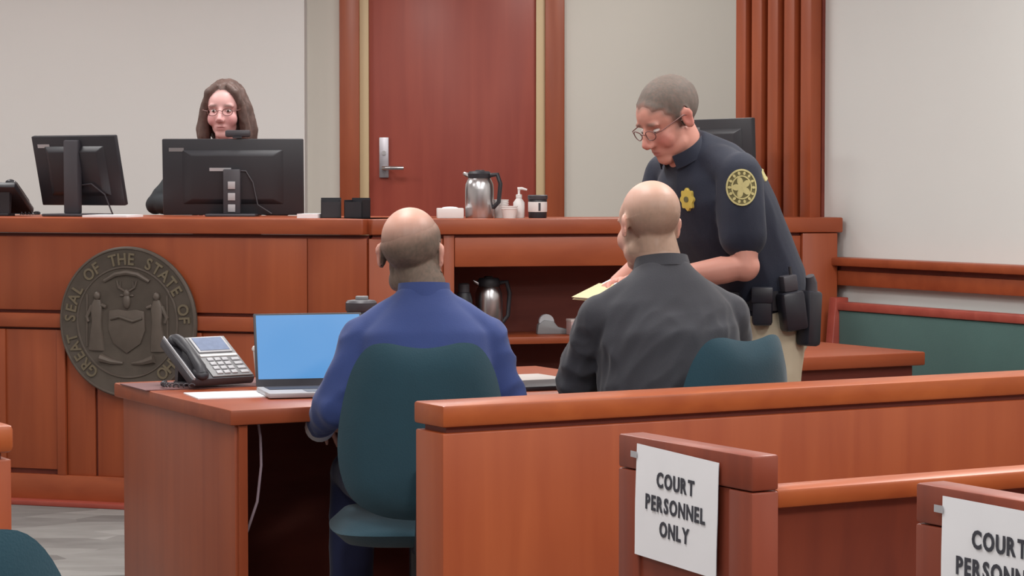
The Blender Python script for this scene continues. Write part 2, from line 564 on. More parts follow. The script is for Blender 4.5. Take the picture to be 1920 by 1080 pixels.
# ------------------------------------------------------------------ seal on the bench front
sx, sz, sr = -1.069, 0.788, 0.305
SS = 1.045
SM = SL @ Matrix.Translation((sx, -0.024, sz)) @ Matrix.Rotation(R(90), 4, 'X') @ Matrix.Diagonal((SS, SS, 1, 1))   # local z -> toward the room
seal = thing('state_seal', 'large round bronze seal with raised lettering mounted on the bench front', 'seal', (0, 0, 0))
MB(SM).lathe([(sr - 0.012, 0.0), (sr, 0.004), (sr, 0.014), (sr - 0.006, 0.02), (sr - 0.012, 0.018), (0.001, 0.018)], 72).build('disc', 'bronze', seal, 0, True)
for rr in (sr - 0.008, 0.222):
    MB(SM).tube([(rr * math.cos(2 * math.pi * k / 72), rr * math.sin(2 * math.pi * k / 72), 0.019) for k in range(72)], 0.0045, 6, closed=True).build('ring', 'bronze_hi', seal, 0, True)
word = 'GREAT SEAL OF THE STATE OF IDAHO'
for i, ch in enumerate(word):
    if ch == ' ':
        continue
    a = R(232) - R(284) * i / (len(word) - 1)
    rr = 0.2325
    me = text_mesh(ch, 0.066, 0.0012, 0.003, 0.9)
    T = Matrix.Translation((rr * math.cos(a), rr * math.sin(a), 0.021)) @ Matrix.Rotation(a - math.pi / 2, 4, 'Z')
    lt = MB(SM)
    add_mesh(lt, me, T)
    lt.build('letter', 'bronze_letter', seal)
star = [(0.016 * (1 if k % 2 == 0 else 0.42) * math.sin(math.pi * k / 5), 0.016 * (1 if k % 2 == 0 else 0.42) * math.cos(math.pi * k / 5)) for k in range(10)]
for a in (R(262), R(278)):
    st = MB(SM)
    st.add([(x + 0.255 * math.cos(a), y + 0.255 * math.sin(a), z) for z in (0.017, 0.024) for x, y in star],
           [tuple(range(10, 20))] + [(k, (k + 1) % 10, 10 + (k + 1) % 10, 10 + k) for k in range(10)])
    st.build('star', 'bronze_letter', seal)
# shield with ribbon, stag head above, a figure on either side, cornucopias below
sh = MB(SM)
pts = [(-0.078, 0.045), (-0.04, 0.052), (0, 0.046), (0.04, 0.052), (0.078, 0.045), (0.082, -0.03), (0.06, -0.085), (0.0, -0.125), (-0.06, -0.085), (-0.082, -0.03)]
sh.add([(x, y, z) for z in (0.016, 0.026) for x, y in pts], [tuple(range(10, 20))] + [(k, (k + 1) % 10, 10 + (k + 1) % 10, 10 + k) for k in range(10)])
sh.build('shield', 'bronze_hi', seal, 0.002)
MB(SM).tube([(-0.07, 0.012, 0.026), (-0.03, 0.022, 0.03), (0.03, 0.005, 0.03), (0.07, 0.018, 0.026)], 0.006, 8).build('relief_line', 'bronze', seal, 0, True)
el = MB(SM)
el.ell((0, 0.085, 0.02), (0.017, 0.032, 0.014))
el.ell((0, 0.115, 0.02), (0.014, 0.018, 0.012))
for s in (-1, 1):
    el.tube([(s * 0.008, 0.125, 0.022), (s * 0.035, 0.14, 0.022), (s * 0.045, 0.168, 0.02)], [0.005, 0.005, 0.003], 6)
    el.tube([(s * 0.03, 0.137, 0.022), (s * 0.028, 0.165, 0.02)], [0.004, 0.002], 6)
    el.ell((s * 0.022, 0.108, 0.02), (0.01, 0.005, 0.005))
el.build('stag_head', 'bronze_hi', seal, 0, True)
MB(SM).tube([(-0.10, 0.165, 0.02), (-0.05, 0.192, 0.021), (0, 0.2, 0.021), (0.05, 0.192, 0.021), (0.10, 0.165, 0.02)], [0.008, 0.01, 0.011, 0.01, 0.008], 8).build('scroll', 'bronze_hi', seal, 0, True)
for s in (-1, 1):
    fg = MB(SM)
    fg.ell((s * 0.132, 0.105, 0.022), (0.015, 0.018, 0.012))
    fg.oval([((s * 0.132, 0.09, 0.018), 0.014, 0.01), ((s * 0.135, 0.06, 0.02), 0.028, 0.014), ((s * 0.134, 0.0, 0.02), 0.022, 0.014), ((s * 0.136, -0.06, 0.02), 0.03, 0.014), ((s * 0.138, -0.115, 0.018), 0.036, 0.01)], 12)
    fg.tube([(s * 0.155, 0.065, 0.02), (s * 0.178, 0.02, 0.022), (s * 0.17, 0.0, 0.024)], [0.01, 0.008, 0.006], 8)
    fg.tube([(s * 0.112, 0.068, 0.02), (s * 0.09, 0.06, 0.026)], [0.009, 0.006], 8)
    fg.build('relief_figure', 'bronze_hi', seal, 0, True)
    MB(SM).tube([(s * 0.178, 0.11, 0.02), (s * 0.18, -0.10, 0.02)], 0.004, 6).build('staff', 'bronze_hi', seal, 0, True)
    MB(SM).tube([(s * 0.02, -0.165, 0.018), (s * 0.07, -0.16, 0.02), (s * 0.12, -0.145, 0.022)], [0.006, 0.012, 0.018], 8).build('cornucopia', 'bronze_hi', seal, 0, True)

# ------------------------------------------------------------------ counsel table
NX, NY = -0.7765, 6.593
TT = math.atan2(0.462, 0.887)
TM = frame(0, 0, 0)
table = thing('counsel_table', 'cherry wood counsel table holding the laptop and desk phone', 'table', (NX, NY, 0), TT)
TL, TD = 1.50, 1.02
MB().box(0, TL, 0, TD, 0.706, 0.75).build('tabletop', 'wood_h', table, 0.006)
MB().box(0.022, 0.055, 0.025, TD - 0.025, 0.0, 0.706).build('end_panel', 'wood_v', table, 0.003)
MB().box(TL - 0.055, TL - 0.022, 0.025, TD - 0.025, 0.0, 0.706).build('end_panel', 'wood_v', table, 0.003)
MB().box(0.055, TL - 0.055, TD - 0.16, TD - 0.13, 0.04, 0.706).build('modesty_panel', 'wood_dark', table)
MB().box(0.03, 0.055, 0.012, 0.03, 0.0, 0.704).build('edge_strip', 'wood_v', table)

t2c = Vector((1.53, 8.86, 0))
table2 = thing('side_table', 'cherry wood table standing behind the officer near the green bench', 'table', tuple(t2c), TH)
MB().box(-0.95, 0, 0, 0.8, 0.70, 0.75).build('tabletop', 'wood_h', table2, 0.006)
MB().box(-0.92, -0.03, 0.04, 0.07, 0.12, 0.70).build('front_panel', 'wood_dark', table2)
MB().box(-0.06, -0.03, 0.07, 0.77, 0.0, 0.70).build('end_panel', 'wood_v', table2)
MB().box(-0.92, -0.89, 0.07, 0.77, 0.0, 0.70).build('end_panel', 'wood_v', table2)

# ------------------------------------------------------------------ bar rail and gate side
BR = frame(-0.16, 5.545, TH)
bar = thing('bar_rail', 'long cherry wood bar rail with thick cap in front of the seated men', 'railing', (-0.16, 5.545, 0), TH)
MB().box(0, 3.70, 0.0, 0.15, 0.808, 0.86).build('cap', 'wood_u', bar, 0.007)
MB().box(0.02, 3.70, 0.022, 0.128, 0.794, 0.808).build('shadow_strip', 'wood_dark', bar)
MB().box(0.003, 3.70, 0.006, 0.145, 0.0, 0.794).build('body_panel', 'wood_rv', bar, 0.004)
bar2 = thing('bar_rail', 'short end of cherry wood bar rail at the far left edge', 'railing', (-0.16, 5.545, 0), TH)
MB().box(-2.6, -1.022, 0.0, 0.15, 0.808, 0.868).build('cap', 'wood_u', bar2, 0.012)
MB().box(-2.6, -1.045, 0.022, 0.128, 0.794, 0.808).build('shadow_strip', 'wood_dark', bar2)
MB().box(-2.6, -1.026, 0.01, 0.14, 0.0, 0.794).build('body_panel', 'wood_rv', bar2, 0.004)

# ------------------------------------------------------------------ pews with papers


def pew(ax, ay, label, length, zt=0.885, L=0.453):
    p = thing('pew', label, 'pew', (ax, ay, 0), TH, 'gallery pews')
    # local: x along U, y along V; the end starts at y=0 (far) and runs to y=-L (near)
    e = MB().box(0, 0.060, -L, 0, zt - 0.065, zt).build('end_top_rail', 'wood_pew', p, 0.005)
    MB().box(0, 0.060, -L, -L + 0.075, 0.0, zt - 0.067).build('end_stile', 'wood_pew', p, 0.004)
    MB().box(0.006, 0.054, -L + 0.075, -0.075, 0.0, zt - 0.067).build('end_panel', 'wood_pew', p)
    MB().box(0, 0.060, -0.075, 0, 0.0, zt - 0.067).build('end_stile', 'wood_pew', p, 0.004)
    MB().box(0.06, length, -L + 0.005, -L + 0.085, 0.785, 0.82).build('back_rail', 'wood_u', p, 0.006)
    bk = MB()
    bk.add([(0.06, -L + 0.03, 0.785), (length, -L + 0.03, 0.785), (length, -L + 0.065, 0.785), (0.06, -L + 0.065, 0.785),
            (0.06, -L + 0.10, 0.38), (length, -L + 0.10, 0.38), (length, -L + 0.135, 0.38), (0.06, -L + 0.135, 0.38)],
           [(0, 1, 2, 3), (4, 7, 6, 5), (0, 4, 5, 1), (1, 5, 6, 2), (2, 6, 7, 3), (3, 7, 4, 0)])
    bk.build('backrest', 'wood_pew', p)
    MB().box(0.06, length, -L + 0.10, -0.01, 0.38, 0.43).build('seat', 'wood_pew', p, 0.008)
    return p


def notice(parent_xy, label, d0, z_top, tilt):
    """letter sheet taped flat on a pew end: its own thing"""
    ax, ay = parent_xy
    o = thing('paper_notice', label, 'sign', (ax, ay, 0), TH, 'paper notices on the pew ends')
    W, H = 0.279, 0.216
    T = Matrix.Translation((-0.004, -d0, z_top)) @ Matrix.Rotation(tilt, 4, 'X')
    mb = MB(T)
    n = 8
    vs, fs = [], []
    for i in range(n + 1):
        for j in range(n + 1):
            a, b = i / n, j / n
            bulge = 0.0014 * math.sin(a * 5 + b * 3) * math.sin(math.pi * b)
            vs.append((-0.0015 - abs(bulge), -a * W, -b * H))
    for i in range(n):
        for j in range(n):
            q = i * (n + 1) + j
            fs.append((q, q + 1, q + n + 2, q + n + 1))
    m0 = len(vs)
    vs += [(x + 0.0012, y, z) for x, y, z in vs]
    fs += [tuple(reversed([k + m0 for k in f])) for f in fs]
    mb.add(vs, fs)
    sheet = mb.build('sheet', 'paper', o, 0, True)
    # text runs left to right as seen from the aisle: from far (y=0) to near (y=-W)
    B = Matrix(((0, 0, -1, 0), (-1, 0, 0, 0), (0, 1, 0, 0), (0, 0, 0, 1)))
    for s, zz in (('COURT', -0.073), ('PERSONNEL', -0.120), ('ONLY', -0.166)):
        glyphs, cur = [], 0.0
        for ch in s:
            me = text_mesh(ch, 0.040, 0.0013, 0.0004, 0.82)
            xs = [v.co.x for v in me.vertices]
            glyphs.append((me, cur - min(xs)))
            cur += max(xs) - min(xs) + 0.0042
        for me, ox in glyphs:
            tx = MB(T)
            add_mesh(tx, me, Matrix.Translation((-0.0036, -W * 0.5, zz)) @ B @ Matrix.Translation((ox - (cur - 0.0042) / 2, 0, 0)))
            tx.build('letter', 'ink', sheet)
    tp = MB(T)
    tp.box(-0.0042, -0.0035, -0.004, 0.018, -0.028, -0.016)
    tp.build('tape', 'lgrey', o)
    return o


A1 = (0.2087, 4.70)
A2 = (0.664, 3.93)
pew(*A1, 'cherry wood pew nearest the bar rail with a white notice on its end', 3.4)
pew(*A2, 'cherry wood pew at lower right with a notice cut by the frame', 2.6)
notice(A1, 'white COURT PERSONNEL ONLY sheet on the pew end nearest the bar rail', 0.077, 0.873, R(2.0))
notice(A2, 'white COURT PERSONNEL ONLY sheet on the lower right pew end', 0.075, 0.872, R(0.5))

# ------------------------------------------------------------------ green bench by the right wall
gb = thing('upholstered_bench', 'green upholstered bench with reddish wood frame along the white wall', 'bench', (1.41, 10.3, 0), TH)
GX = -0.10
MB().box(GX - 0.03, GX + 0.03, -2.7, -0.10, 0.837, 0.872).build('top_rail', 'wood_red', gb, 0.006)
MB().box(GX - 0.022, GX + 0.022, -2.7, -0.15, 0.44, 0.837).build('back_cushion', 'teal_b', gb, 0.006)
ep = MB()
ep.prism([(GX + 0.03, 0.89), (GX - 0.035, 0.89), (GX - 0.06, 0.62), (GX - 0.38, 0.56), (GX - 0.40, 0.0), (GX + 0.03, 0.0)], -0.15, -0.10)
ep.build('end_panel', 'wood_red', gb, 0.004)
MB().box(GX - 0.39, GX - 0.022, -2.7, -0.15, 0.38, 0.45).build('seat_cushion', 'teal_b', gb, 0.02)
MB().box(GX - 0.36, GX, -2.7, -0.15, 0.0, 0.38).build('seat_base', 'wood_red', gb)

# ------------------------------------------------------------------ swivel chairs


def cushion(mb, outline, c, th, bend=0.0, rings=7):
    """puffed pad: outline in (x,z), thickness along y; bend curves it about z"""
    n = len(outline)
    front, back = [], []
    for i in range(1, rings + 1):
        r = i / rings
        h = th * (1 - r ** 5) ** 0.5
        ring = [(c[0] + r * (x - c[0]), c[1] + r * (z - c[1])) for x, z in outline]
        front.append([(x, h + bend * x * x, z) for x, z in ring])
        back.append([(x, -h + bend * x * x, z) for x, z in ring])
    allr = [front[k] for k in range(rings)] + [back[k] for k in range(rings - 2, -1, -1)]
    mb.loft(allr)


def smooth_outline(half, n=3):
    pts = [Vector((x, z)) for x, z in half] + [Vector((-x, z)) for x, z in reversed(half) if abs(x) > 1e-6]
    for _ in range(n - 1):
        new = []
        for i in range(len(pts)):
            a, b = pts[i], pts[(i + 1) % len(pts)]
            new += [a * 0.75 + b * 0.25, a * 0.25 + b * 0.75]
        pts = new
    return [(p.x, p.y) for p in pts]


def swivel_chair(label, loc, rz):
    c = thing('swivel_chair', label, 'chair', loc, rz, 'teal swivel chairs')
    b = MB()
    half = [(0, 0.940), (0.05, 0.946), (0.10, 0.957), (0.15, 0.947), (0.19, 0.885), (0.212, 0.80), (0.228, 0.70), (0.224, 0.61), (0.195, 0.53), (0.12, 0.485), (0, 0.475)]
    b.M = Matrix.Translation((0, -0.245, 0)) @ Matrix.Translation((0, 0, 0.5)) @ Matrix.Rotation(R(5), 4, 'X') @ Matrix.Translation((0, 0, -0.5))
    cushion(b, smooth_outline(half), (0, 0.70), 0.038, 0.9)
    b.build('backrest', 'teal', c, 0, True)
    s = MB()
    so = smooth_outline([(0, -0.24), (0.17, -0.24), (0.24, -0.15), (0.245, 0.12), (0.20, 0.23), (0, 0.245)])
    s.M = Matrix.Translation((0, 0, 0.435)) @ Matrix.Rotation(R(90), 4, 'X')
    cushion(s, so, (0, 0), 0.045)
    s.build('seat', 'teal', c, 0, True)
    MB().tube([(0, -0.12, 0.385), (0, -0.25, 0.40), (0, -0.305, 0.47), (0, -0.30, 0.62)], [0.025, 0.025, 0.025, 0.02], 10).build('back_bracket', 'black', c, 0, True)
    MB().lathe([(0.03, 0.09), (0.03, 0.22), (0.022, 0.22), (0.022, 0.375), (0.08, 0.38), (0.08, 0.392)], 20).build('gas_column', 'black', c, 0, True)
    for k in range(5):
        a = 2 * math.pi * k / 5 + 0.3
        dx, dy = math.cos(a), math.sin(a)
        MB().tube([(0.02 * dx, 0.02 * dy, 0.12), (0.16 * dx, 0.16 * dy, 0.105), (0.30 * dx, 0.30 * dy, 0.075)], [0.026, 0.021, 0.015], 8).build('base_leg', 'black', c, 0, True)
        w = MB()
        for o in (-0.016, 0.016):
            w.tube([(0.295 * dx - dy * (o - 0.009), 0.295 * dy + dx * (o - 0.009), 0.029), (0.295 * dx - dy * (o + 0.009), 0.295 * dy + dx * (o + 0.009), 0.029)], 0.028, 14)
        w.tube([(0.295 * dx, 0.295 * dy, 0.03), (0.295 * dx, 0.295 * dy, 0.075)], 0.008, 8)
        w.build('caster', 'black2', c)
    return c


swivel_chair('teal swivel chair behind the man in the blue suit', (-0.262, 6.60, 0), R(6))
swivel_chair('teal swivel chair turned sideways beside the bald man in charcoal shirt', (0.462, 6.815, 0), R(42))
swivel_chair('teal chair back just showing in the bottom left corner', (-0.802, 3.17, 0), R(14))

# ------------------------------------------------------------------ people


def smoothstep(a, b, x):
    t = np.clip((x - a) / (b - a), 0, 1)
    return t * t * (3 - 2 * t)


def remesh(mb, voxel, it=5, fac=0.5):
    me = mb.mesh('tmp')
    bm = bmesh.new()
    bm.from_mesh(me)
    bmesh.ops.recalc_face_normals(bm, faces=bm.faces)
    bm.to_mesh(me)
    bm.free()
    ob = bpy.data.objects.new('tmp', me)
    col.objects.link(ob)
    md = ob.modifiers.new('r', 'REMESH')
    md.mode = 'VOXEL'
    md.voxel_size = voxel
    md.adaptivity = 0
    sm = ob.modifiers.new('s', 'SMOOTH')
    sm.factor = fac
    sm.iterations = it
    dg = bpy.context.evaluated_depsgraph_get()
    out = bpy.data.meshes.new_from_object(ob.evaluated_get(dg))
    bpy.data.objects.remove(ob)
    bpy.data.meshes.remove(me)
    return out


def get_co(me):
    a = np.empty(len(me.vertices) * 3, dtype=np.float32)
    me.vertices.foreach_get('co', a)
    return a.reshape(-1, 3)


def get_no(me):
    a = np.empty(len(me.vertices) * 3, dtype=np.float32)
    me.vertices.foreach_get('normal', a)
    return a.reshape(-1, 3)


def set_co(me, a):
    me.vertices.foreach_set('co', a.astype(np.float32).ravel())
    me.update()


def to_space(co, Mx):
    inv = np.array(Mx.inverted())
    return co @ inv[:3, :3].T + inv[:3, 3]


def head_matrix(pos, yaw=0.0, pitch=0.0, roll=0.0, sc=1.0):
    return Matrix.Translation(pos) @ Matrix.Rotation(yaw, 4, 'Z') @ Matrix.Rotation(-pitch, 4, 'X') @ Matrix.Rotation(roll, 4, 'Y') @ Matrix.Scale(sc, 4)


def head_pieces(mb, H, fem=False, jowl=0.0):
    k = 0.95 if fem else 1.0
    e = lambda c, r, rot=None: mb.ell(c, r, 20, 14, H, rot)
    e((0, -0.020, 0.034), (0.0755, 0.097, 0.083))
    e((0, 0.030, 0.025), (0.066, 0.060, 0.068))
    e((0, 0.035, -0.030), (0.062 * k, 0.058, 0.072))
    e((0, 0.020, -0.070), ((0.054 + jowl) * k, 0.062, 0.046))
    e((0, 0.060, -0.098), (0.034 * k, 0.028, 0.023))
    e((0, 0.064, -0.066), (0.038 * k, 0.026, 0.034))
    for s in (-1, 1):
        e((s * 0.036, 0.056, -0.036), (0.028, 0.028, 0.032))
        e((s * 0.028, 0.076, 0.019), (0.028, 0.012, 0.010))
        rot = Matrix.Rotation(s * R(18), 3, 'Z') @ Matrix.Rotation(R(-8), 3, 'X')
        e((s * 0.0785, -0.010, -0.010), (0.009, 0.019, 0.032), rot)
        e((s * 0.083, -0.017, 0.004), (0.007, 0.016, 0.020), rot)
        e((s * 0.012, 0.103, -0.040), (0.009, 0.011, 0.008))
    mb.tube([(0, 0.086, 0.012), (0, 0.098, -0.010), (0, 0.113, -0.034), (0, 0.104, -0.045)], [0.007, 0.010, 0.0125, 0.008], 10, H)
    e((0, 0.087, -0.066), (0.022, 0.008, 0.006))
    e((0, 0.085, -0.076), (0.020, 0.008, 0.0065))


def paint_head(me, H, skin, hair_col, hair_amt, mask, flush=None):
    """facial dents, hair tint and the per-vertex skin colour; returns the hair mask"""
    co = get_co(me)
    hp = to_space(co, H)
    hm = np.array(H)[:3, :3]
    disp = np.zeros_like(hp)
    for s in (-1, 1):
        d = hp - np.array([s * 0.031, 0.088, 0.001])
        g = np.exp(-((d[:, 0] / 0.017) ** 2 + (d[:, 2] / 0.011) ** 2 + (d[:, 1] / 0.03) ** 2))
        disp[:, 1] -= 0.009 * g
        d = hp - np.array([s * 0.086, -0.008, -0.008])
        g = np.exp(-((d[:, 1] / 0.008) ** 2 + (d[:, 2] / 0.012) ** 2 + (d[:, 0] / 0.012) ** 2))
        disp[:, 0] -= s * 0.006 * g
    d = hp - np.array([0, 0.10, -0.071])
    g = np.exp(-((d[:, 0] / 0.022) ** 2 + (d[:, 2] / 0.0028) ** 2 + (d[:, 1] / 0.02) ** 2))
    disp[:, 1] -= 0.005 * g
    co = co + disp @ hm.T
    set_co(me, co)
    ishead = np.exp(-np.maximum(0, np.linalg.norm(hp * np.array([1, 0.9, 0.8]), axis=1) - 0.13) / 0.01)
    hm_ = mask(hp) * ishead
    c = np.tile(np.array(skin[:3]), (len(hp), 1))
    if flush is not None:
        fl = np.zeros(len(hp))
        for ctr, r in (((0.045, 0.075, -0.035), 0.032), ((-0.045, 0.075, -0.035), 0.032), ((0, 0.112, -0.035), 0.018), ((0.083, -0.01, -0.01), 0.03), ((-0.083, -0.01, -0.01), 0.03)):
            fl = np.maximum(fl, np.exp(-np.sum((hp - np.array(ctr)) ** 2, axis=1) / r ** 2))
        fl = (fl * ishead * 0.6)[:, None]
        c = c * (1 - fl) + np.array(flush[:3]) * fl
    lips = np.exp(-((hp[:, 0] / 0.02) ** 4 + ((hp[:, 2] + 0.071) / 0.010) ** 4)) * (hp[:, 1] > 0.07) * ishead
    c = c * (1 - 0.6 * lips[:, None]) + np.array(lin(170, 95, 95)[:3]) * 0.6 * lips[:, None]
    br = np.exp(-(((np.abs(hp[:, 0]) - 0.032) / 0.018) ** 4 + ((hp[:, 2] - 0.022) / 0.006) ** 4)) * (hp[:, 1] > 0.05) * ishead
    c = c * (1 - 0.75 * br[:, None]) + np.array(hair_col[:3]) * 0.75 * br[:, None]
    nz = np.array([noise.noise(Vector((p[0] * 200, p[1] * 200, p[2] * 110))) if q > 0.02 else 0 for p, q in zip(hp, hm_)])
    h = np.clip(hm_ * hair_amt * (1 + 0.12 * nz), 0, 1)[:, None]
    c = c * (1 - h) + np.array(hair_col[:3]) * h
    att = me.color_attributes.new('tint', 'FLOAT_COLOR', 'POINT')
    att.data.foreach_set('color', np.hstack([c, np.ones((len(c), 1))]).astype(np.float32).ravel())
    return hm_


def hair_shell(me, hm_, thick, mat, parent, thr=0.35):
    co, no = get_co(me), get_no(me)
    keep = hm_ > thr
    fs = [tuple(p.vertices) for p in me.polygons if all(keep[i] for i in p.vertices)]
    used = sorted({i for f in fs for i in f})
    ix = {o: k for k, o in enumerate(used)}
    nz = np.array([noise.noise(Vector((co[i][0] * 60, co[i][1] * 60, co[i][2] * 25))) for i in used])
    t = -0.0020 + thick * smoothstep(thr, 0.95, hm_[used]) * (1 + 0.25 * nz)
    v = co[used] + no[used] * t[:, None]
    me2 = bpy.data.meshes.new('hair')
    me2.from_pydata(v.tolist(), [], [tuple(ix[i] for i in f) for f in fs])
    src = me.color_attributes['tint'].data
    att = me2.color_attributes.new('tint', 'FLOAT_COLOR', 'POINT')
    for k, i in enumerate(used):
        att.data[k].color = src[i].color
    return link('hair', me2, 'skin_hair', parent, True)


def wrinkle(me, amp, axis, sc, stretch, seedv=0.0, zone=None):
    co, no = get_co(me), get_no(me)
    ax = Vector(axis).normalized()
    out = np.zeros(len(co))
    for i, p in enumerate(co):
        v = Vector(p)
        al = v.dot(ax)
        q = (v - ax * al) * sc + ax * al * sc / stretch
        q += Vector((seedv, seedv * 1.7, 3.1))
        n = noise.noise(q)
        out[i] = 1 - abs(n) * 2.6
    if zone is not None:
        out = out * zone(co)
    set_co(me, co + no * (amp * out)[:, None])


def hand(mb, wrist, dirv, palm, thumb, curl=35, size=1.0, M2=None):
    """palm with four unequal fingers and a thumb leaving its side"""
    w = Vector(wrist)
    d = Vector(dirv).normalized()
    pn = Vector(palm)
    pn = (pn - d * pn.dot(d)).normalized()
    th = Vector(thumb)
    th = (th - d * th.dot(d) - pn * th.dot(pn)).normalized()
    S = size
    rings = []
    for t, wd, hh in ((-0.01, 0.026, 0.020), (0.02, 0.034, 0.017), (0.05, 0.042, 0.015), (0.082, 0.041, 0.012)):
        c = w + d * t * S
        rings.append([c + th * wd * S * math.cos(a) + pn * hh * S * math.sin(a) for a in [2 * math.pi * k / 14 for k in range(14)]])
    mb.loft(rings, False, M2)
    for k, (off, ln) in enumerate(((0.032, 0.072), (0.0105, 0.080), (-0.0115, 0.075), (-0.033, 0.058))):
        base = w + d * 0.070 * S + th * off * S
        path, p, ang = [base], base, 0.0
        for sgm, fr_ in enumerate((0.30, 0.40, 0.30)):
            ang += R(curl) * (0.7 if sgm == 0 else 1.0)
            dd = d * math.cos(ang) + pn * math.sin(ang) + th * (0.10 * (1.5 - k) / 1.5)
            p = p + dd.normalized() * ln * fr_ * 1.15 * S
            path.append(p)
        mb.tube(path, [0.0095 * S, 0.0092 * S, 0.0085 * S, 0.0068 * S], 10, M2)
        mb.ell(path[-1], (0.0068 * S,) * 3, 8, 6, M2)
    b0 = w + d * 0.022 * S + th * 0.026 * S
    t1 = b0 + (d * 0.6 + th * 0.75 + pn * 0.2).normalized() * 0.036 * S
    t2 = t1 + (d * 0.85 + th * 0.25 + pn * 0.45).normalized() * 0.032 * S
    t3 = t2 + (d * 0.85 + th * 0.0 + pn * 0.5).normalized() * 0.024 * S
    mb.tube([b0, t1, t2, t3], [0.013 * S, 0.0115 * S, 0.010 * S, 0.0075 * S], 10, M2)


def eyes(parent, H, look=0.0, lid=0.0062):
    for s in (-1, 1):
        mb = MB(H)
        mb.ell((s * 0.031, 0.0725, -0.001), (0.0120, 0.0110, lid), 14, 10)
        o = mb.build('eye', 'eye', parent, 0, True)
        ir = MB(H)
        ir.ell((s * 0.031, 0.0812, -0.001 - look), (0.0052, 0.0030, min(0.0052, lid * 0.8)), 12, 8)
        ir.build('iris', 'iris', o, 0, True)


def spectacles(parent, H, mat='glass_frame', r=(0.021, 0.015)):
    mb = MB(H)
    for s in (-1, 1):
        mb.tube([(s * 0.032 + r[0] * math.cos(a), 0.104 - 0.010 * abs(math.cos(a) * 0.5 + s * 0.2), -0.004 + r[1] * math.sin(a)) for a in [2 * math.pi * k / 20 for k in range(20)]], 0.0016, 6, closed=True)
        mb.tube([(s * 0.053, 0.097, 0.0), (s * 0.075, 0.085, 0.003), (s * 0.083, 0.0, 0.008), (s * 0.083, -0.02, -0.004)], 0.0016, 6)
    mb.tube([(-0.011, 0.104, 0.0), (0, 0.108, 0.003), (0.011, 0.104, 0.0)], 0.0016, 6)
    g = mb.build('spectacles', mat, parent, 0, True)
    return g


def collar(parent, c, r, h, mat, tilt=0.0, gap=40, name='collar', flare=0.012, th=0.004):
    """folded collar: a band open towards +y"""
    T = Matrix.Translation(c) @ Matrix.Rotation(-tilt, 4, 'X')
    mb = MB(T)
    n = 30
    prof = [(0, 0.0), (-0.003, h), (0.004, h + 0.002), (flare, h * 0.1), (flare - th, h * 0.05), (0.002, h * 0.7)]
    rings = []
    for k in range(n + 1):
        a = R(90 + gap / 2) + (2 * math.pi - R(gap)) * k / n
        rings.append([((r[0] + q) * math.cos(a), (r[1] + q) * math.sin(a), z) for q, z in prof])
    mb.loft(rings)
    return mb.build(name, mat, parent, 0, True)


def limb(mb, pts, rad, n=16, grow=0.0):
    """tapered limb through joints, subdivided, with rounded ends"""
    P = [Vector(p) for p in pts]
    path, rr = [], []
    for i in range(len(P) - 1):
        for t in (0, 0.25, 0.5, 0.75):
            path.append(P[i].lerp(P[i + 1], t))
            rr.append(rad[i] + (rad[i + 1] - rad[i]) * t + grow)
    path.append(P[-1])
    rr.append(rad[-1] + grow)
    mb.tube(path, rr, n)
    for p, r in zip(P, rad):
        mb.ell(p, (r + grow,) * 3, 14, 10)


def shoe(parent, ankle, fwd=(0, 1, 0), mat='leather'):
    a = Vector(ankle)
    f = Vector(fwd).normalized()
    yaw = math.atan2(-f.x, f.y)
    mb = MB(Matrix.Translation((a.x, a.y, 0)) @ Matrix.Rotation(yaw, 4, 'Z'))
    mb.oval([((0, -0.075, 0.045), 0.030, 0.040), ((0, -0.03, 0.05), 0.036, 0.048), ((0, 0.04, 0.042), 0.040, 0.040), ((0, 0.12, 0.032), 0.047, 0.031), ((0, 0.18, 0.026), 0.038, 0.024), ((0, 0.205, 0.022), 0.018, 0.016)], 16)
    mb.box(-0.036, 0.036, -0.085, 0.18, 0.0, 0.012)
    mb.build('shoe', mat, parent, 0, True)


def person(label, loc, rz):
    return thing('person', label, 'person', loc, rz)


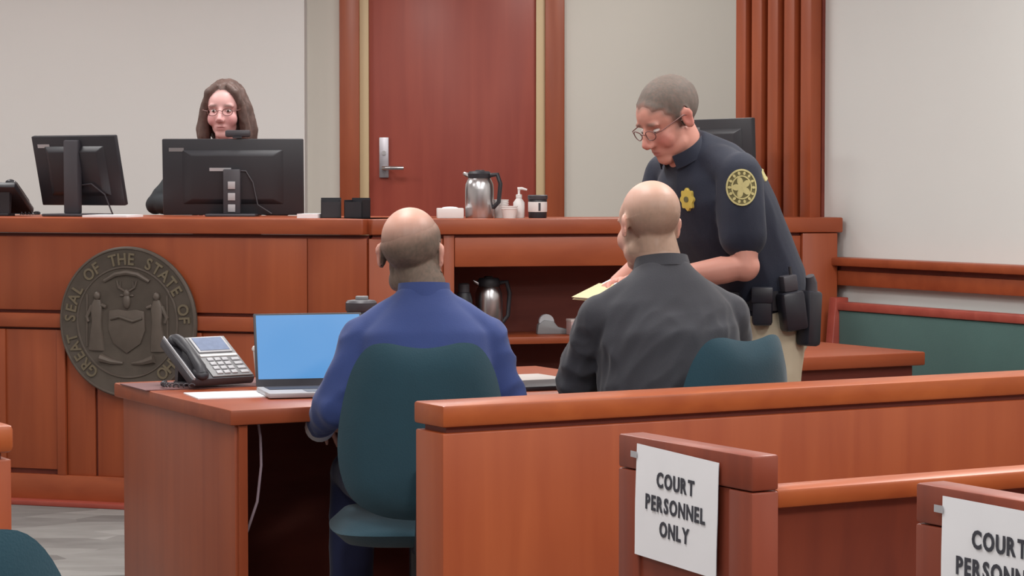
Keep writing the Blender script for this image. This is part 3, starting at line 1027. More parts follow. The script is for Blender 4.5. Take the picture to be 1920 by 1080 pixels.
# ---- man in the blue suit, seated, seen from behind
def blue_man():
    p = person('seated man in a blue suit seen from behind at the counsel table', (-0.243, 6.63, 0), R(6))
    H = head_matrix((-0.032, 0.045, 1.182), R(-14), R(4), 0, 1.07)
    sh_l, el_l, wr_l = (-0.172, 0.0, 0.950), (-0.252, -0.01, 0.760), (-0.286, 0.205, 0.678)
    sh_r, el_r, wr_r = (0.176, 0.0, 0.948), (0.240, 0.02, 0.745), (0.15, 0.25, 0.69)
    hip_l, kn_l, an_l = (-0.10, 0.0, 0.54), (-0.185, 0.36, 0.53), (-0.195, 0.27, 0.09)
    hip_r, kn_r, an_r = (0.10, 0.0, 0.54), (0.14, 0.40, 0.53), (0.14, 0.36, 0.09)
    tor = [((0, -0.02, 0.50), 0.15, 0.12), ((0, -0.02, 0.60), 0.155, 0.115), ((0, -0.02, 0.74), 0.15, 0.11), ((0, -0.01, 0.88), 0.165, 0.11),
           ((0, 0.0, 0.96), 0.150, 0.10), ((0, 0.005, 1.02), 0.10, 0.075), ((0, 0.01, 1.065), 0.065, 0.058)]
    b = MB()
    b.oval(tor)
    b.tube([(0, 0.0, 1.03), (0, 0.015, 1.09), (-0.022, 0.03, 1.15)], [0.062, 0.058, 0.058], 20)
    head_pieces(b, H, jowl=0.006)
    limb(b, [sh_l, el_l, wr_l], [0.048, 0.040, 0.027])
    limb(b, [sh_r, el_r, wr_r], [0.048, 0.040, 0.027])
    hand(b, wr_l, (0.45, 0.9, 0.0), (0.3, 0, -1), (1, 0, 0), 30)
    hand(b, wr_r, (-0.4, 0.9, -0.12), (0, 0, -1), (-1, 0, 0), 22)
    for h, k, a in ((hip_l, kn_l, an_l), (hip_r, kn_r, an_r)):
        limb(b, [h, k, a], [0.075, 0.052, 0.036])
    me = remesh(b, 0.006, 4)

    def mask(q):
        d = q - np.array([0, -0.01, 0.0])
        d = d / np.linalg.norm(d, axis=1)[:, None]
        ax = np.array([-0.22, -0.30, 0.92])
        ang = np.degrees(np.arccos(np.clip(d @ (ax / np.linalg.norm(ax)), -1, 1)))
        m = smoothstep(22, 74, ang)
        m *= smoothstep(-0.125, -0.085, q[:, 2])
        m *= 1 - smoothstep(0.03, 0.055, q[:, 1] - 0.2 * (q[:, 2]))
        m *= 1 - smoothstep(0.076, 0.08, np.abs(q[:, 0])) * (np.abs(q[:, 2] + 0.005) < 0.045) * (q[:, 1] > -0.045)
        return m
    hm_ = paint_head(me, H, lin(214, 164, 146), lin(100, 88, 77), 0.95, mask, lin(206, 130, 118))
    body = link('body', me, 'skin', p, True)
    hair_shell(me, hm_, 0.006, 'hair_b', p, 0.5)
    eyes(p, H)
    j = MB()
    j.oval([((0, -0.02, 0.50), 0.178, 0.145), ((0, -0.025, 0.60), 0.180, 0.140), ((0, -0.025, 0.74), 0.176, 0.130), ((0, -0.02, 0.86), 0.188, 0.128),
            ((0, -0.005, 0.955), 0.185, 0.118), ((0, 0.0, 1.015), 0.130, 0.096), ((0, 0.005, 1.058), 0.084, 0.074), ((0, 0.008, 1.085), 0.070, 0.068)], 32)
    for s, sh, elb, wr in ((-1, sh_l, el_l, wr_l), (1, sh_r, el_r, wr_r)):
        j.tube([(s * 0.03, 0.0, 1.035), (s * 0.105, -0.002, 1.000), sh], [0.056, 0.050, 0.052], 18)
        w2 = Vector(elb).lerp(Vector(wr), 0.76)
        limb(j, [sh, elb, tuple(w2)], [0.056, 0.058, 0.042])
    mj = remesh(j, 0.008, 10)
    wrinkle(mj, 0.0048, (0.8, 0, 0.55), 16, 3.5, 2.0, lambda c: smoothstep(0.16, 0.24, np.abs(c[:, 0])) + 0.25)
    jk = link('suit_jacket', mj, 'suit', p, True)
    collar(p, (0, 0.004, 1.052), (0.067, 0.066), 0.044, 'suit', R(6), 70, 'jacket_collar', 0.009)
    collar(p, (0, 0.008, 1.060), (0.0605, 0.059), 0.030, 'shirt_w', R(6), 30, 'shirt_collar', 0.004, 0.002)
    for elb, wr in ((el_l, wr_l), (el_r, wr_r)):
        e_, w_ = Vector(elb), Vector(wr)
        MB().tube([e_.lerp(w_, 0.80), e_.lerp(w_, 0.92), e_.lerp(w_, 0.98)], [0.042, 0.0425, 0.042], 18).build('shirt_cuff', 'shirt_w', p, 0, True)
    t = MB()
    t.oval([((0, -0.01, 0.485), 0.172, 0.135), ((0, -0.01, 0.58), 0.175, 0.135), ((0, -0.01, 0.66), 0.168, 0.125)], 24)
    for h, k, a in ((hip_l, kn_l, an_l), (hip_r, kn_r, an_r)):
        limb(t, [h, k, (a[0], a[1], a[2] + 0.02)], [0.088, 0.068, 0.062])
    mt = remesh(t, 0.009, 5)
    wrinkle(mt, 0.003, (1, 0, 0.2), 10, 2.5, 5.0)
    link('trousers', mt, 'trouser', p, True)
    shoe(p, an_l)
    shoe(p, an_r)


# ---- bald man in the charcoal shirt, seated, leaning forward
def bald_man():
    p = person('seated bald man in a charcoal shirt seen from behind', (0.440, 6.83, 0), R(16))
    H = head_matrix((-0.030, 0.075, 1.256), R(9), R(8), R(2), 1.06)
    sh_l, el_l, wr_l = (-0.186, 0.03, 0.995), (-0.222, 0.14, 0.80), (-0.08, 0.35, 0.79)
    sh_r, el_r, wr_r = (0.192, 0.02, 0.995), (0.232, 0.10, 0.81), (0.13, 0.33, 0.79)
    hip_l, kn_l, an_l = (-0.10, 0.0, 0.54), (-0.16, 0.42, 0.53), (-0.15, 0.40, 0.09)
    hip_r, kn_r, an_r = (0.10, 0.0, 0.54), (0.15, 0.42, 0.53), (0.16, 0.38, 0.09)
    b = MB()
    b.oval([((0, -0.03, 0.50), 0.16, 0.125), ((0, -0.04, 0.62), 0.165, 0.125), ((0, -0.03, 0.78), 0.17, 0.12), ((0, 0.0, 0.93), 0.175, 0.115),
            ((0, 0.02, 1.03), 0.165, 0.10), ((0, 0.03, 1.09), 0.115, 0.08), ((0, 0.04, 1.135), 0.075, 0.066)])
    b.tube([(0, 0.03, 1.08), (-0.005, 0.042, 1.15), (-0.02, 0.058, 1.22)], [0.068, 0.064, 0.062], 20)
    head_pieces(b, H, jowl=0.006)
    limb(b, [sh_l, el_l, wr_l], [0.052, 0.044, 0.029])
    limb(b, [sh_r, el_r, wr_r], [0.052, 0.044, 0.029])
    hand(b, wr_l, (0.7, 0.7, -0.02), (0, 0, -1), (0.7, -0.7, 0), 14)
    hand(b, wr_r, (-0.6, 0.8, -0.02), (0, 0, -1), (-0.8, -0.6, 0), 14)
    for h, k, a in ((hip_l, kn_l, an_l), (hip_r, kn_r, an_r)):
        limb(b, [h, k, a], [0.08, 0.054, 0.038])
    me = remesh(b, 0.006, 4)

    def mask(q):
        d = q - np.array([0, -0.01, 0.0])
        d = d / np.linalg.norm(d, axis=1)[:, None]
        ax = np.array([0.0, 0.10, 0.99])
        ang = np.degrees(np.arccos(np.clip(d @ (ax / np.linalg.norm(ax)), -1, 1)))
        m = smoothstep(35, 90, ang)
        m *= smoothstep(-0.12, -0.075, q[:, 2])
        m *= 1 - smoothstep(0.02, 0.05, q[:, 1] - 0.2 * (q[:, 2]))
        m *= 1 - smoothstep(0.076, 0.08, np.abs(q[:, 0])) * (np.abs(q[:, 2] + 0.005) < 0.045) * (q[:, 1] > -0.045)
        return m
    hm_ = paint_head(me, H, lin(212, 168, 150), lin(146, 124, 106), 0.8, mask, lin(210, 140, 126))
    link('body', me, 'skin', p, True)
    hair_shell(me, hm_, 0.0022, 'hair_s', p, 0.8)
    eyes(p, H)
    j = MB()
    j.oval([((0, -0.03, 0.50), 0.185, 0.15), ((0, -0.045, 0.62), 0.192, 0.15), ((0, -0.035, 0.78), 0.200, 0.145), ((0, -0.01, 0.93), 0.205, 0.135),
            ((0, 0.015, 1.02), 0.195, 0.115), ((0, 0.025, 1.085), 0.135, 0.092), ((0, 0.035, 1.125), 0.088, 0.078), ((0, 0.040, 1.145), 0.074, 0.072)], 32)
    for s, sh, elb, wr in ((-1, sh_l, el_l, wr_l), (1, sh_r, el_r, wr_r)):
        j.tube([(s * 0.03, 0.022, 1.085), (s * 0.11, 0.018, 1.042), sh], [0.062, 0.060, 0.060], 18)
        w2 = Vector(elb).lerp(Vector(wr), 0.95)
        limb(j, [sh, elb, tuple(w2)], [0.066, 0.060, 0.036])
    mj = remesh(j, 0.007, 12)
    wrinkle(mj, 0.0065, (0.75, 0, 0.66), 13, 4.5, 1.0, lambda c: 0.15 + 0.85 * smoothstep(1.05, 0.93, c[:, 2]))
    wrinkle(mj, 0.0035, (0.5, 0, 0.86), 24, 5.0, 7.0, lambda c: smoothstep(1.08, 0.98, c[:, 2]))
    link('shirt', mj, 'shirt', p, True)
    collar(p, (0, 0.037, 1.125), (0.072, 0.070), 0.036, 'shirt', R(12), 50, 'shirt_collar', 0.012, 0.004)
    t = MB()
    t.oval([((0, -0.02, 0.485), 0.182, 0.14), ((0, -0.03, 0.58), 0.183, 0.14), ((0, -0.03, 0.66), 0.178, 0.13)], 24)
    for h, k, a in ((hip_l, kn_l, an_l), (hip_r, kn_r, an_r)):
        limb(t, [h, k, (a[0], a[1], a[2] + 0.02)], [0.09, 0.07, 0.063])
    mt = remesh(t, 0.010, 5)
    link('trousers', mt, 'dress', p, True)
    shoe(p, an_l)
    shoe(p, an_r)


# ---- officer standing and leaning over the table
def officer():
    p = person('standing officer in dark uniform with gold badge, leaning and reading papers', (0.765, 7.50, 0), R(120))
    H = head_matrix((0.0, 0.335, 1.573), R(2), R(30), 0, 1.03)
    sh_l, el_l, wr_l = (-0.192, 0.205, 1.400), (-0.222, 0.205, 1.125), (-0.085, 0.425, 1.080)
    sh_r, el_r, wr_r = (0.192, 0.215, 1.400), (0.225, 0.25, 1.13), (0.085, 0.46, 1.065)
    hip_l, kn_l, an_l = (-0.095, 0.0, 0.93), (-0.11, 0.02, 0.50), (-0.12, -0.02, 0.09)
    hip_r, kn_r, an_r = (0.095, 0.0, 0.93), (0.11, 0.03, 0.50), (0.12, 0.03, 0.09)
    b = MB()
    b.oval([((0, 0.0, 0.88), 0.155, 0.115), ((0, 0.01, 1.0), 0.16, 0.12), ((0, 0.06, 1.14), 0.155, 0.12), ((0, 0.13, 1.28), 0.160, 0.12),
            ((0, 0.18, 1.38), 0.15, 0.105), ((0, 0.22, 1.43), 0.105, 0.08), ((0, 0.255, 1.465), 0.070, 0.064)])
    b.tube([(0, 0.235, 1.42), (0, 0.28, 1.49), (0, 0.310, 1.545)], [0.066, 0.063, 0.060], 20)
    head_pieces(b, H, jowl=0.010)
    limb(b, [sh_l, el_l, wr_l], [0.052, 0.047, 0.030])
    limb(b, [sh_r, el_r, wr_r], [0.052, 0.047, 0.030])
    hand(b, wr_l, (0.35, 0.9, -0.05), (0.55, 0, -0.8), (0.8, -0.1, 0.6), 30)
    hand(b, wr_r, (-0.35, 0.9, -0.15), (-0.55, 0, -0.8), (-0.8, -0.1, 0.6), 30)
    for h, k, a in ((hip_l, kn_l, an_l), (hip_r, kn_r, an_r)):
        limb(b, [h, k, a], [0.085, 0.056, 0.040])
    me = remesh(b, 0.005, 6)

    def mask(q):
        low = np.where(q[:, 1] > -0.03, -0.03, -0.02 - 0.9 * np.clip(-0.03 - q[:, 1], 0, 0.06))
        m = smoothstep(low - 0.012, low + 0.014, q[:, 2])
        edge = 0.028 + 0.62 * np.clip(q[:, 2], 0, 0.09) - 0.2 * np.clip(-q[:, 2], 0, 0.1)
        edge = edge + 0.006 * np.sin(q[:, 0] * 130) + 0.004 * np.sin(q[:, 2] * 210 + q[:, 0] * 90)
        m *= 1 - smoothstep(edge - 0.022, edge + 0.020, q[:, 1])
        m *= 1 - smoothstep(0.076, 0.08, np.abs(q[:, 0])) * (np.abs(q[:, 2] + 0.008) < 0.040) * (q[:, 1] > -0.038) * (q[:, 1] < 0.012)
        return m
    hm_ = paint_head(me, H, lin(206, 146, 130), lin(100, 91, 84), 0.97, mask, lin(200, 112, 104))
    link('body', me, 'skin', p, True)
    hair_shell(me, hm_, 0.006, 'hair_o', p)
    eyes(p, H, 0.003, 0.005)
    spectacles(p, H)
    j = MB()
    j.oval([((0, 0.0, 0.985), 0.178, 0.140), ((0, 0.015, 1.06), 0.182, 0.150), ((0, 0.068, 1.15), 0.182, 0.156), ((0, 0.135, 1.27), 0.190, 0.160),
            ((0, 0.188, 1.37), 0.190, 0.150), ((0, 0.225, 1.43), 0.145, 0.122), ((0, 0.252, 1.465), 0.092, 0.088), ((0, 0.274, 1.48), 0.076, 0.074)], 32)
    for s, sh, elb, wr in ((-1, sh_l, el_l, wr_l), (1, sh_r, el_r, wr_r)):
        j.tube([(s * 0.03, 0.225, 1.435), (s * 0.11, 0.215, 1.426), sh], [0.066, 0.064, 0.064], 18)
        s_, e_ = Vector(sh), Vector(elb)
        limb(j, [sh, tuple(s_.lerp(e_, 0.4)), tuple(s_.lerp(e_, 0.66))], [0.068, 0.073, 0.072])
    mj = remesh(j, 0.007, 12)
    wrinkle(mj, 0.0035, (0.3, 0.3, 0.9), 10, 3.0, 8.0)
    link('uniform_shirt', mj, 'uniform', p, True)
    collar(p, (0, 0.266, 1.455), (0.072, 0.070), 0.042, 'uniform', R(34), 60, 'shirt_collar', 0.016, 0.004)
    # trousers
    t = MB()
    t.oval([((0, 0.0, 0.86), 0.175, 0.132), ((0, 0.0, 0.95), 0.178, 0.136), ((0, 0.005, 1.02), 0.172, 0.136)], 24)
    for h, k, a in ((hip_l, kn_l, an_l), (hip_r, kn_r, an_r)):
        limb(t, [h, k, (a[0], a[1], a[2] + 0.02)], [0.096, 0.074, 0.066])
    mt = remesh(t, 0.009, 5)
    wrinkle(mt, 0.003, (1, 0.2, 0.2), 9, 2.5, 4.0)
    link('trousers', mt, 'khaki', p, True)
    # duty belt with pouches and holster
    bl = MB()
    rings = []
    for k in range(48):
        a = 2 * math.pi * k / 48
        cs, sn = math.cos(a), math.sin(a)
        ex = lambda r_: (r_[0] * math.copysign(abs(cs) ** 0.87, cs), 0.004 + r_[1] * math.copysign(abs(sn) ** 0.87, sn))
        i_, o_ = ex((0.176, 0.138)), ex((0.189, 0.152))
        rings.append([(i_[0], i_[1], 0.985), (o_[0], o_[1], 0.985), (o_[0], o_[1], 1.045), (i_[0], i_[1], 1.045)])
    bl.loft(rings, True)
    belt = bl.build('duty_belt', 'leather', p, 0, False)

    def pouch(ang, w, h, d, zt, name, mat='leather', lean=0.0):
        a = R(ang)
        cx, cy = 0.190 * math.cos(a), 0.152 * math.sin(a)
        T = Matrix.Translation((cx, cy, zt)) @ Matrix.Rotation(a - math.pi / 2, 4, 'Z') @ Matrix.Rotation(lean, 4, 'Y')
        q = MB(T)
        q.box(-w / 2, w / 2, -0.002, d, -h, 0)
        o = q.build(name, mat, belt, min(0.012, d * 0.3))
        return o, T
    o, T = pouch(144, 0.062, 0.115, 0.045, 1.055, 'pouch')
    MB(T).box(-0.033, 0.033, -0.004, 0.050, -0.045, 0.004).build('flap', 'leather', o, 0.006)
    o, T = pouch(170, 0.075, 0.12, 0.060, 1.045, 'radio_pouch', lean=R(8))
    MB(T).box(-0.024, 0.024, 0.006, 0.046, 0.0, 0.05).build('radio', 'black2', o, 0.006)
    MB(T).tube([(-0.012, 0.025, 0.045), (-0.012, 0.025, 0.075)], [0.006, 0.005], 8).build('antenna', 'black', o, 0, True)
    o, T = pouch(118, 0.05, 0.10, 0.04, 1.045, 'pouch')
    MB(T).tube([(0.0, 0.045, -0.01), (0.012, 0.047, -0.02), (0.0, 0.047, -0.032), (-0.012, 0.047, -0.02)], 0.003, 6, closed=True).build('key_ring', 'steel', o, 0, True)
    o, T = pouch(199, 0.070, 0.17, 0.050, 1.045, 'holster', lean=R(-4))
    MB(T).tube([(0.0, 0.028, -0.02), (0.003, 0.028, 0.025), (0.014, 0.028, 0.045)], [0.020, 0.018, 0.014], 10).build('pistol_grip', 'black2', o, 0, True)
    o, T = pouch(35, 0.06, 0.12, 0.045, 1.05, 'pouch')
    # badge on the left breast and patch on the left sleeve, both lying on the cloth
    bvh = BVHTree.FromPolygons([v.co.copy() for v in mj.vertices], [tuple(q.vertices) for q in mj.polygons])

    def on_cloth(name, mat, parent, origin, direction, side, up, shape, lift, n=40, rows=4, inner=0.0, thick=0.004):
        d, sd, u = Vector(direction).normalized(), Vector(side).normalized(), Vector(up).normalized()
        vs = []
        for i in range(rows + 1):
            f = max(0.02, inner + (1 - inner) * i / rows)
            for k in range(n):
                x, y = shape(2 * math.pi * k / n)
                o = Vector(origin) + sd * x * f + u * y * f
                hit, nr, _, _ = bvh.ray_cast(o, d)
                if hit is None:
                    hit = bvh.find_nearest(o)[0]
                vs.append(hit - d * lift)
        m0 = len(vs)
        vs += [v + d * thick for v in vs]
        fs = []
        for i in range(rows):
            for k in range(n):
                l = (k + 1) % n
                q = (i * n + k, i * n + l, (i + 1) * n + l, (i + 1) * n + k)
                fs += [q, tuple(reversed([w + m0 for w in q]))]
        for i in (0, rows):
            for k in range(n):
                l = (k + 1) % n
                fs.append((i * n + k, m0 + i * n + k, m0 + i * n + l, i * n + l))
        q = MB()
        q.add(vs, fs)
        return q.build(name, mat, parent, 0, True)

    def ringf(rx, ry):
        return lambda a: (rx * math.cos(a), ry * math.sin(a))

    def starf(r, pts, dip):
        return lambda a: (r * (dip + (1 - dip) * abs(math.cos(pts * a / 2))) * math.cos(a), r * 1.1 * (dip + (1 - dip) * abs(math.cos(pts * a / 2))) * math.sin(a))
    sl_d, sl_s, sl_u = (0.866, -0.5, 0), (0.5, 0.866, 0), (0, 0, 1)
    sl_o = (-0.206 - 0.866 * 0.3 + 0.5 * 0.006, 0.205 + 0.5 * 0.3 + 0.866 * 0.006, 1.362)
    pt = on_cloth('shoulder_patch', 'gold_dark', p, sl_o, sl_d, sl_s, sl_u, ringf(0.044, 0.053), 0.003)
    on_cloth('patch_border', 'gold_cloth', pt, sl_o, sl_d, sl_s, sl_u, ringf(0.046, 0.055), 0.005, inner=0.90)
    on_cloth('patch_ring', 'gold_cloth', pt, sl_o, sl_d, sl_s, sl_u, ringf(0.031, 0.036), 0.005, inner=0.88)
    on_cloth('patch_star', 'gold_cloth', pt, sl_o, sl_d, sl_s, sl_u, starf(0.029, 5, 0.45), 0.005)
    for k in range(14):
        a = 2 * math.pi * k / 14
        og = (sl_o[0] + 0.5 * 0.036 * math.cos(a), sl_o[1] + 0.866 * 0.036 * math.cos(a), sl_o[2] + 0.043 * math.sin(a))
        on_cloth('patch_letter', 'gold_cloth', pt, og, sl_d, (0.5 * math.cos(a), 0.866 * math.cos(a), math.sin(a)), (-0.5 * math.sin(a), -0.866 * math.sin(a), math.cos(a)), ringf(0.0055, 0.0042), 0.005, 8, 2)
    bo, bd_ = (-0.100, 0.7, 1.325), (0.05, -1, 0.0)
    bdg = on_cloth('badge', 'gold', p, bo, bd_, (1, 0, 0), (0, 0, 1), lambda a: (0.023 * (1 + 0.10 * math.cos(8 * a)) * math.cos(a), 0.032 * (1 + 0.10 * math.cos(8 * a)) * math.sin(a)), 0.008, 64, 4, 0.0, 0.009)
    on_cloth('badge_centre', 'gold_dark', bdg, bo, bd_, (1, 0, 0), (0, 0, 1), ringf(0.008, 0.009), 0.010, 20, 3)
    # gold band across the back yoke
    on_cloth('yoke_band', 'gold_cloth', p, (-0.02, -0.6, 1.60), (0, 1, -0.30), (1, 0, 0), (0, 0, 1),
             lambda a: (0.14 * max(-1, min(1, 1.4 * math.cos(a))), 0.016 * max(-1, min(1, 1.4 * math.sin(a)))), 0.004, 48, 5)
    shoe(p, an_l)
    shoe(p, an_r)
    return p


# ---- clerk behind the monitors
def clerk():
    p = person('woman clerk with long brown hair and glasses behind the monitors', (-1.325, 11.15, 0), R(180))
    H = head_matrix((0.0, 0.04, 1.712), R(-6), R(6), 0, 1.10)
    Z0 = 0.45
    sh_l, el_l, wr_l = (-0.175, 0.0, 1.45), (-0.27, 0.10, 1.265), (-0.12, 0.24, 1.262)
    sh_r, el_r, wr_r = (0.175, 0.0, 1.45), (0.315, 0.10, 1.275), (0.14, 0.24, 1.262)
    b = MB()
    b.oval([((0, -0.02, 0.95), 0.15, 0.115), ((0, -0.02, 1.08), 0.135, 0.105), ((0, 0.0, 1.24), 0.14, 0.11), ((0, 0.0, 1.38), 0.145, 0.095),
            ((0, 0.0, 1.46), 0.11, 0.075), ((0, 0.005, 1.51), 0.062, 0.056)])
    b.tube([(0, 0.0, 1.47), (0, 0.01, 1.55), (0, 0.025, 1.66)], [0.054, 0.050, 0.050], 18)
    head_pieces(b, H, True)
    limb(b, [sh_l, el_l, wr_l], [0.042, 0.035, 0.024])
    limb(b, [sh_r, el_r, wr_r], [0.042, 0.035, 0.024])
    hand(b, wr_l, (0.5, 0.85, 0.0), (0, 0, -1), (1, 0, 0), 15, 0.9)
    hand(b, wr_r, (-0.5, 0.85, 0.0), (0, 0, -1), (-1, 0, 0), 15, 0.9)
    for s in (-1, 1):
        limb(b, [(s * 0.09, 0.0, 0.97), (s * 0.11, 0.16, 0.93), (s * 0.11, 0.14, 0.53)], [0.075, 0.055, 0.036])
    me = remesh(b, 0.006, 3)

    def mask(q):
        return smoothstep(0.055, 0.085, q[:, 2]) * (1 - smoothstep(0.05, 0.075, q[:, 1]))
    hm_ = paint_head(me, H, lin(226, 176, 172), lin(104, 84, 78), 0.8, mask, lin(222, 150, 152))
    link('body', me, 'skin', p, True)
    eyes(p, H)
    spectacles(p, H)
    h = MB(H)
    h.ell((0, -0.030, 0.040), (0.084, 0.100, 0.086), 24, 16)
    h.ell((0, -0.075, -0.06), (0.090, 0.050, 0.12), 20, 14)
    for s in (-1, 1):
        h.tube([(s * 0.020, 0.045, 0.108), (s * 0.056, 0.052, 0.076), (s * 0.077, 0.036, 0.020), (s * 0.086, 0.024, -0.05), (s * 0.092, 0.018, -0.11), (s * 0.096, 0.014, -0.16)], [0.012, 0.016, 0.017, 0.020, 0.024, 0.014], 12)
        h.tube([(s * 0.055, -0.02, 0.08), (s * 0.086, -0.02, 0.0), (s * 0.100, -0.025, -0.09), (s * 0.100, -0.025, -0.165)], [0.024, 0.026, 0.032, 0.020], 12)
    mh = remesh(h, 0.006, 4)
    wrinkle(mh, 0.004, (0, 0.1, 1), 45, 6, 2.0)
    link('hair', mh, 'hair_w', p, True)
    j = MB()
    j.oval([((0, -0.02, 0.95), 0.168, 0.13), ((0, -0.02, 1.08), 0.155, 0.122), ((0, 0.0, 1.24), 0.160, 0.126), ((0, 0.0, 1.38), 0.162, 0.11),
            ((0, 0.0, 1.45), 0.135, 0.09), ((0, 0.003, 1.50), 0.075, 0.068)], 28)
    for s, sh, elb, wr in ((-1, sh_l, el_l, wr_l), (1, sh_r, el_r, wr_r)):
        j.tube([(s * 0.03, 0, 1.47), (s * 0.1, 0, 1.46), sh], [0.045, 0.048, 0.05], 16)
        limb(j, [sh, elb, tuple(Vector(elb).lerp(Vector(wr), 0.93))], [0.054, 0.047, 0.034])
    mj = remesh(j, 0.008, 5)
    wrinkle(mj, 0.003, (0.7, 0, 0.6), 10, 3, 6.0)
    link('blouse', mj, 'dress', p, True)
    t = MB()
    t.oval([((0, -0.02, 0.92), 0.17, 0.13), ((0, -0.02, 1.04), 0.165, 0.13)], 20)
    for s in (-1, 1):
        limb(t, [(s * 0.09, 0.0, 0.97), (s * 0.11, 0.16, 0.93), (s * 0.11, 0.14, 0.55)], [0.088, 0.066, 0.055])
    link('trousers', remesh(t, 0.010, 4), 'dress', p, True)


blue_man()
bald_man()
officer()
clerk()

# ------------------------------------------------------------------ things on the bench


def monitor(label, loc, rz, w, h, tilt, lift, group='monitors on the bench', tagpos=0.36, light=False):
    m = thing('monitor', label, 'monitor', loc, rz, group)
    # local: the screen faces +y (away from the room), its back faces -y
    T = Matrix.Translation((0, 0, lift + h / 2)) @ Matrix.Rotation(tilt, 4, 'X')
    sh_ = MB(T)
    sh_.box(-w / 2, w / 2, -0.012, 0.012, -h / 2, h / 2)
    shell = sh_.build('shell', 'black', m, 0.005)
    bulge = MB(T)
    a, b_ = w * 0.36, h * 0.36
    bulge.add([(-a, -0.012, -b_), (a, -0.012, -b_), (a, -0.012, b_), (-a, -0.012, b_), (-a * 0.8, -0.034, -b_ * 0.8), (a * 0.8, -0.034, -b_ * 0.8), (a * 0.8, -0.034, b_ * 0.8), (-a * 0.8, -0.034, b_ * 0.8)],
              [(0, 3, 2, 1), (4, 5, 6, 7), (0, 1, 5, 4), (1, 2, 6, 5), (2, 3, 7, 6), (3, 0, 4, 7)])
    bulge.build('rear_housing', 'black', m, 0.004)
    MB(T).box(-w / 2 + 0.01, w / 2 - 0.01, 0.012, 0.0135, -h / 2 + 0.015, h / 2 - 0.01).build('panel', 'black2', m)
    MB(T).box(-w / 2 + 0.03, -w / 2 + 0.095, -0.0135, -0.011, h * tagpos - 0.008, h * tagpos + 0.008).build('label', 'lgrey' if light else 'grey', m)
    MB().box(-0.038, 0.038, -0.066, -0.030, 0.012, lift + h * (0.92 if light else 0.6)).build('stand_column', 'black2', m, 0.006)
    MB().box(-0.11, 0.11, -0.13, 0.09, 0.0, 0.012).build('stand_base', 'black2', m, 0.005)
    return m, T


TZ = TOPZ
m1, T1 = monitor('angled black monitor on a thick stand at the left of the bench', (px(150, 10.62), 10.62, TZ), R(-28), 0.46, 0.315, R(14), 0.045, light=True)
MB(T1).tube([(0.0, -0.04, -0.06), (0.09, -0.045, -0.05), (0.15, -0.04, -0.10), (0.17, -0.03, -0.20)], 0.0035, 6).build('cable', 'black2', m1, 0, True)
m2, T2 = monitor('wide black monitor directly in front of the woman clerk', (px(438, 10.58), 10.58, TZ), R(0), 0.62, 0.335, R(4), 0.006)
MB(T2).box(-0.10, -0.005, -0.038, -0.033, 0.028, 0.042).build('bright_plate', 'lgrey', m2)
for k, zz in enumerate((-0.035, -0.085, -0.135)):
    MB().box(-0.016, 0.016, -0.074, -0.066, 0.155 + zz, 0.188 + zz).build('port_plate', 'lgrey', m2, 0.002)
MB(T2).tube([(0.0, -0.036, 0.03), (0.06, -0.04, 0.028), (0.09, -0.045, -0.02), (0.11, -0.04, -0.12), (0.17, -0.03, -0.16)], 0.0035, 6).build('cable', 'black2', m2, 0, True)
m3, T3 = monitor('dark monitor seen from behind, partly hidden by the officer head', (px(1352, 10.42), 10.42, TZ), R(-58), 0.46, 0.30, R(2), 0.125)
wc = thing('webcam', 'small dark webcam perched on top of the clerk monitor', 'webcam', (px(447, 10.58), 10.58, TZ + 0.345), 0)
MB().box(-0.055, 0.055, -0.018, 0.02, 0.004, 0.034).build('body', 'black2', wc, 0.008)
MB().box(-0.02, 0.02, -0.03, 0.022, -0.002, 0.006).build('clip', 'black', wc)
MB().tube([(0, 0.018, 0.019), (0, 0.026, 0.019)], 0.010, 12).build('lens', 'black', wc, 0, True)


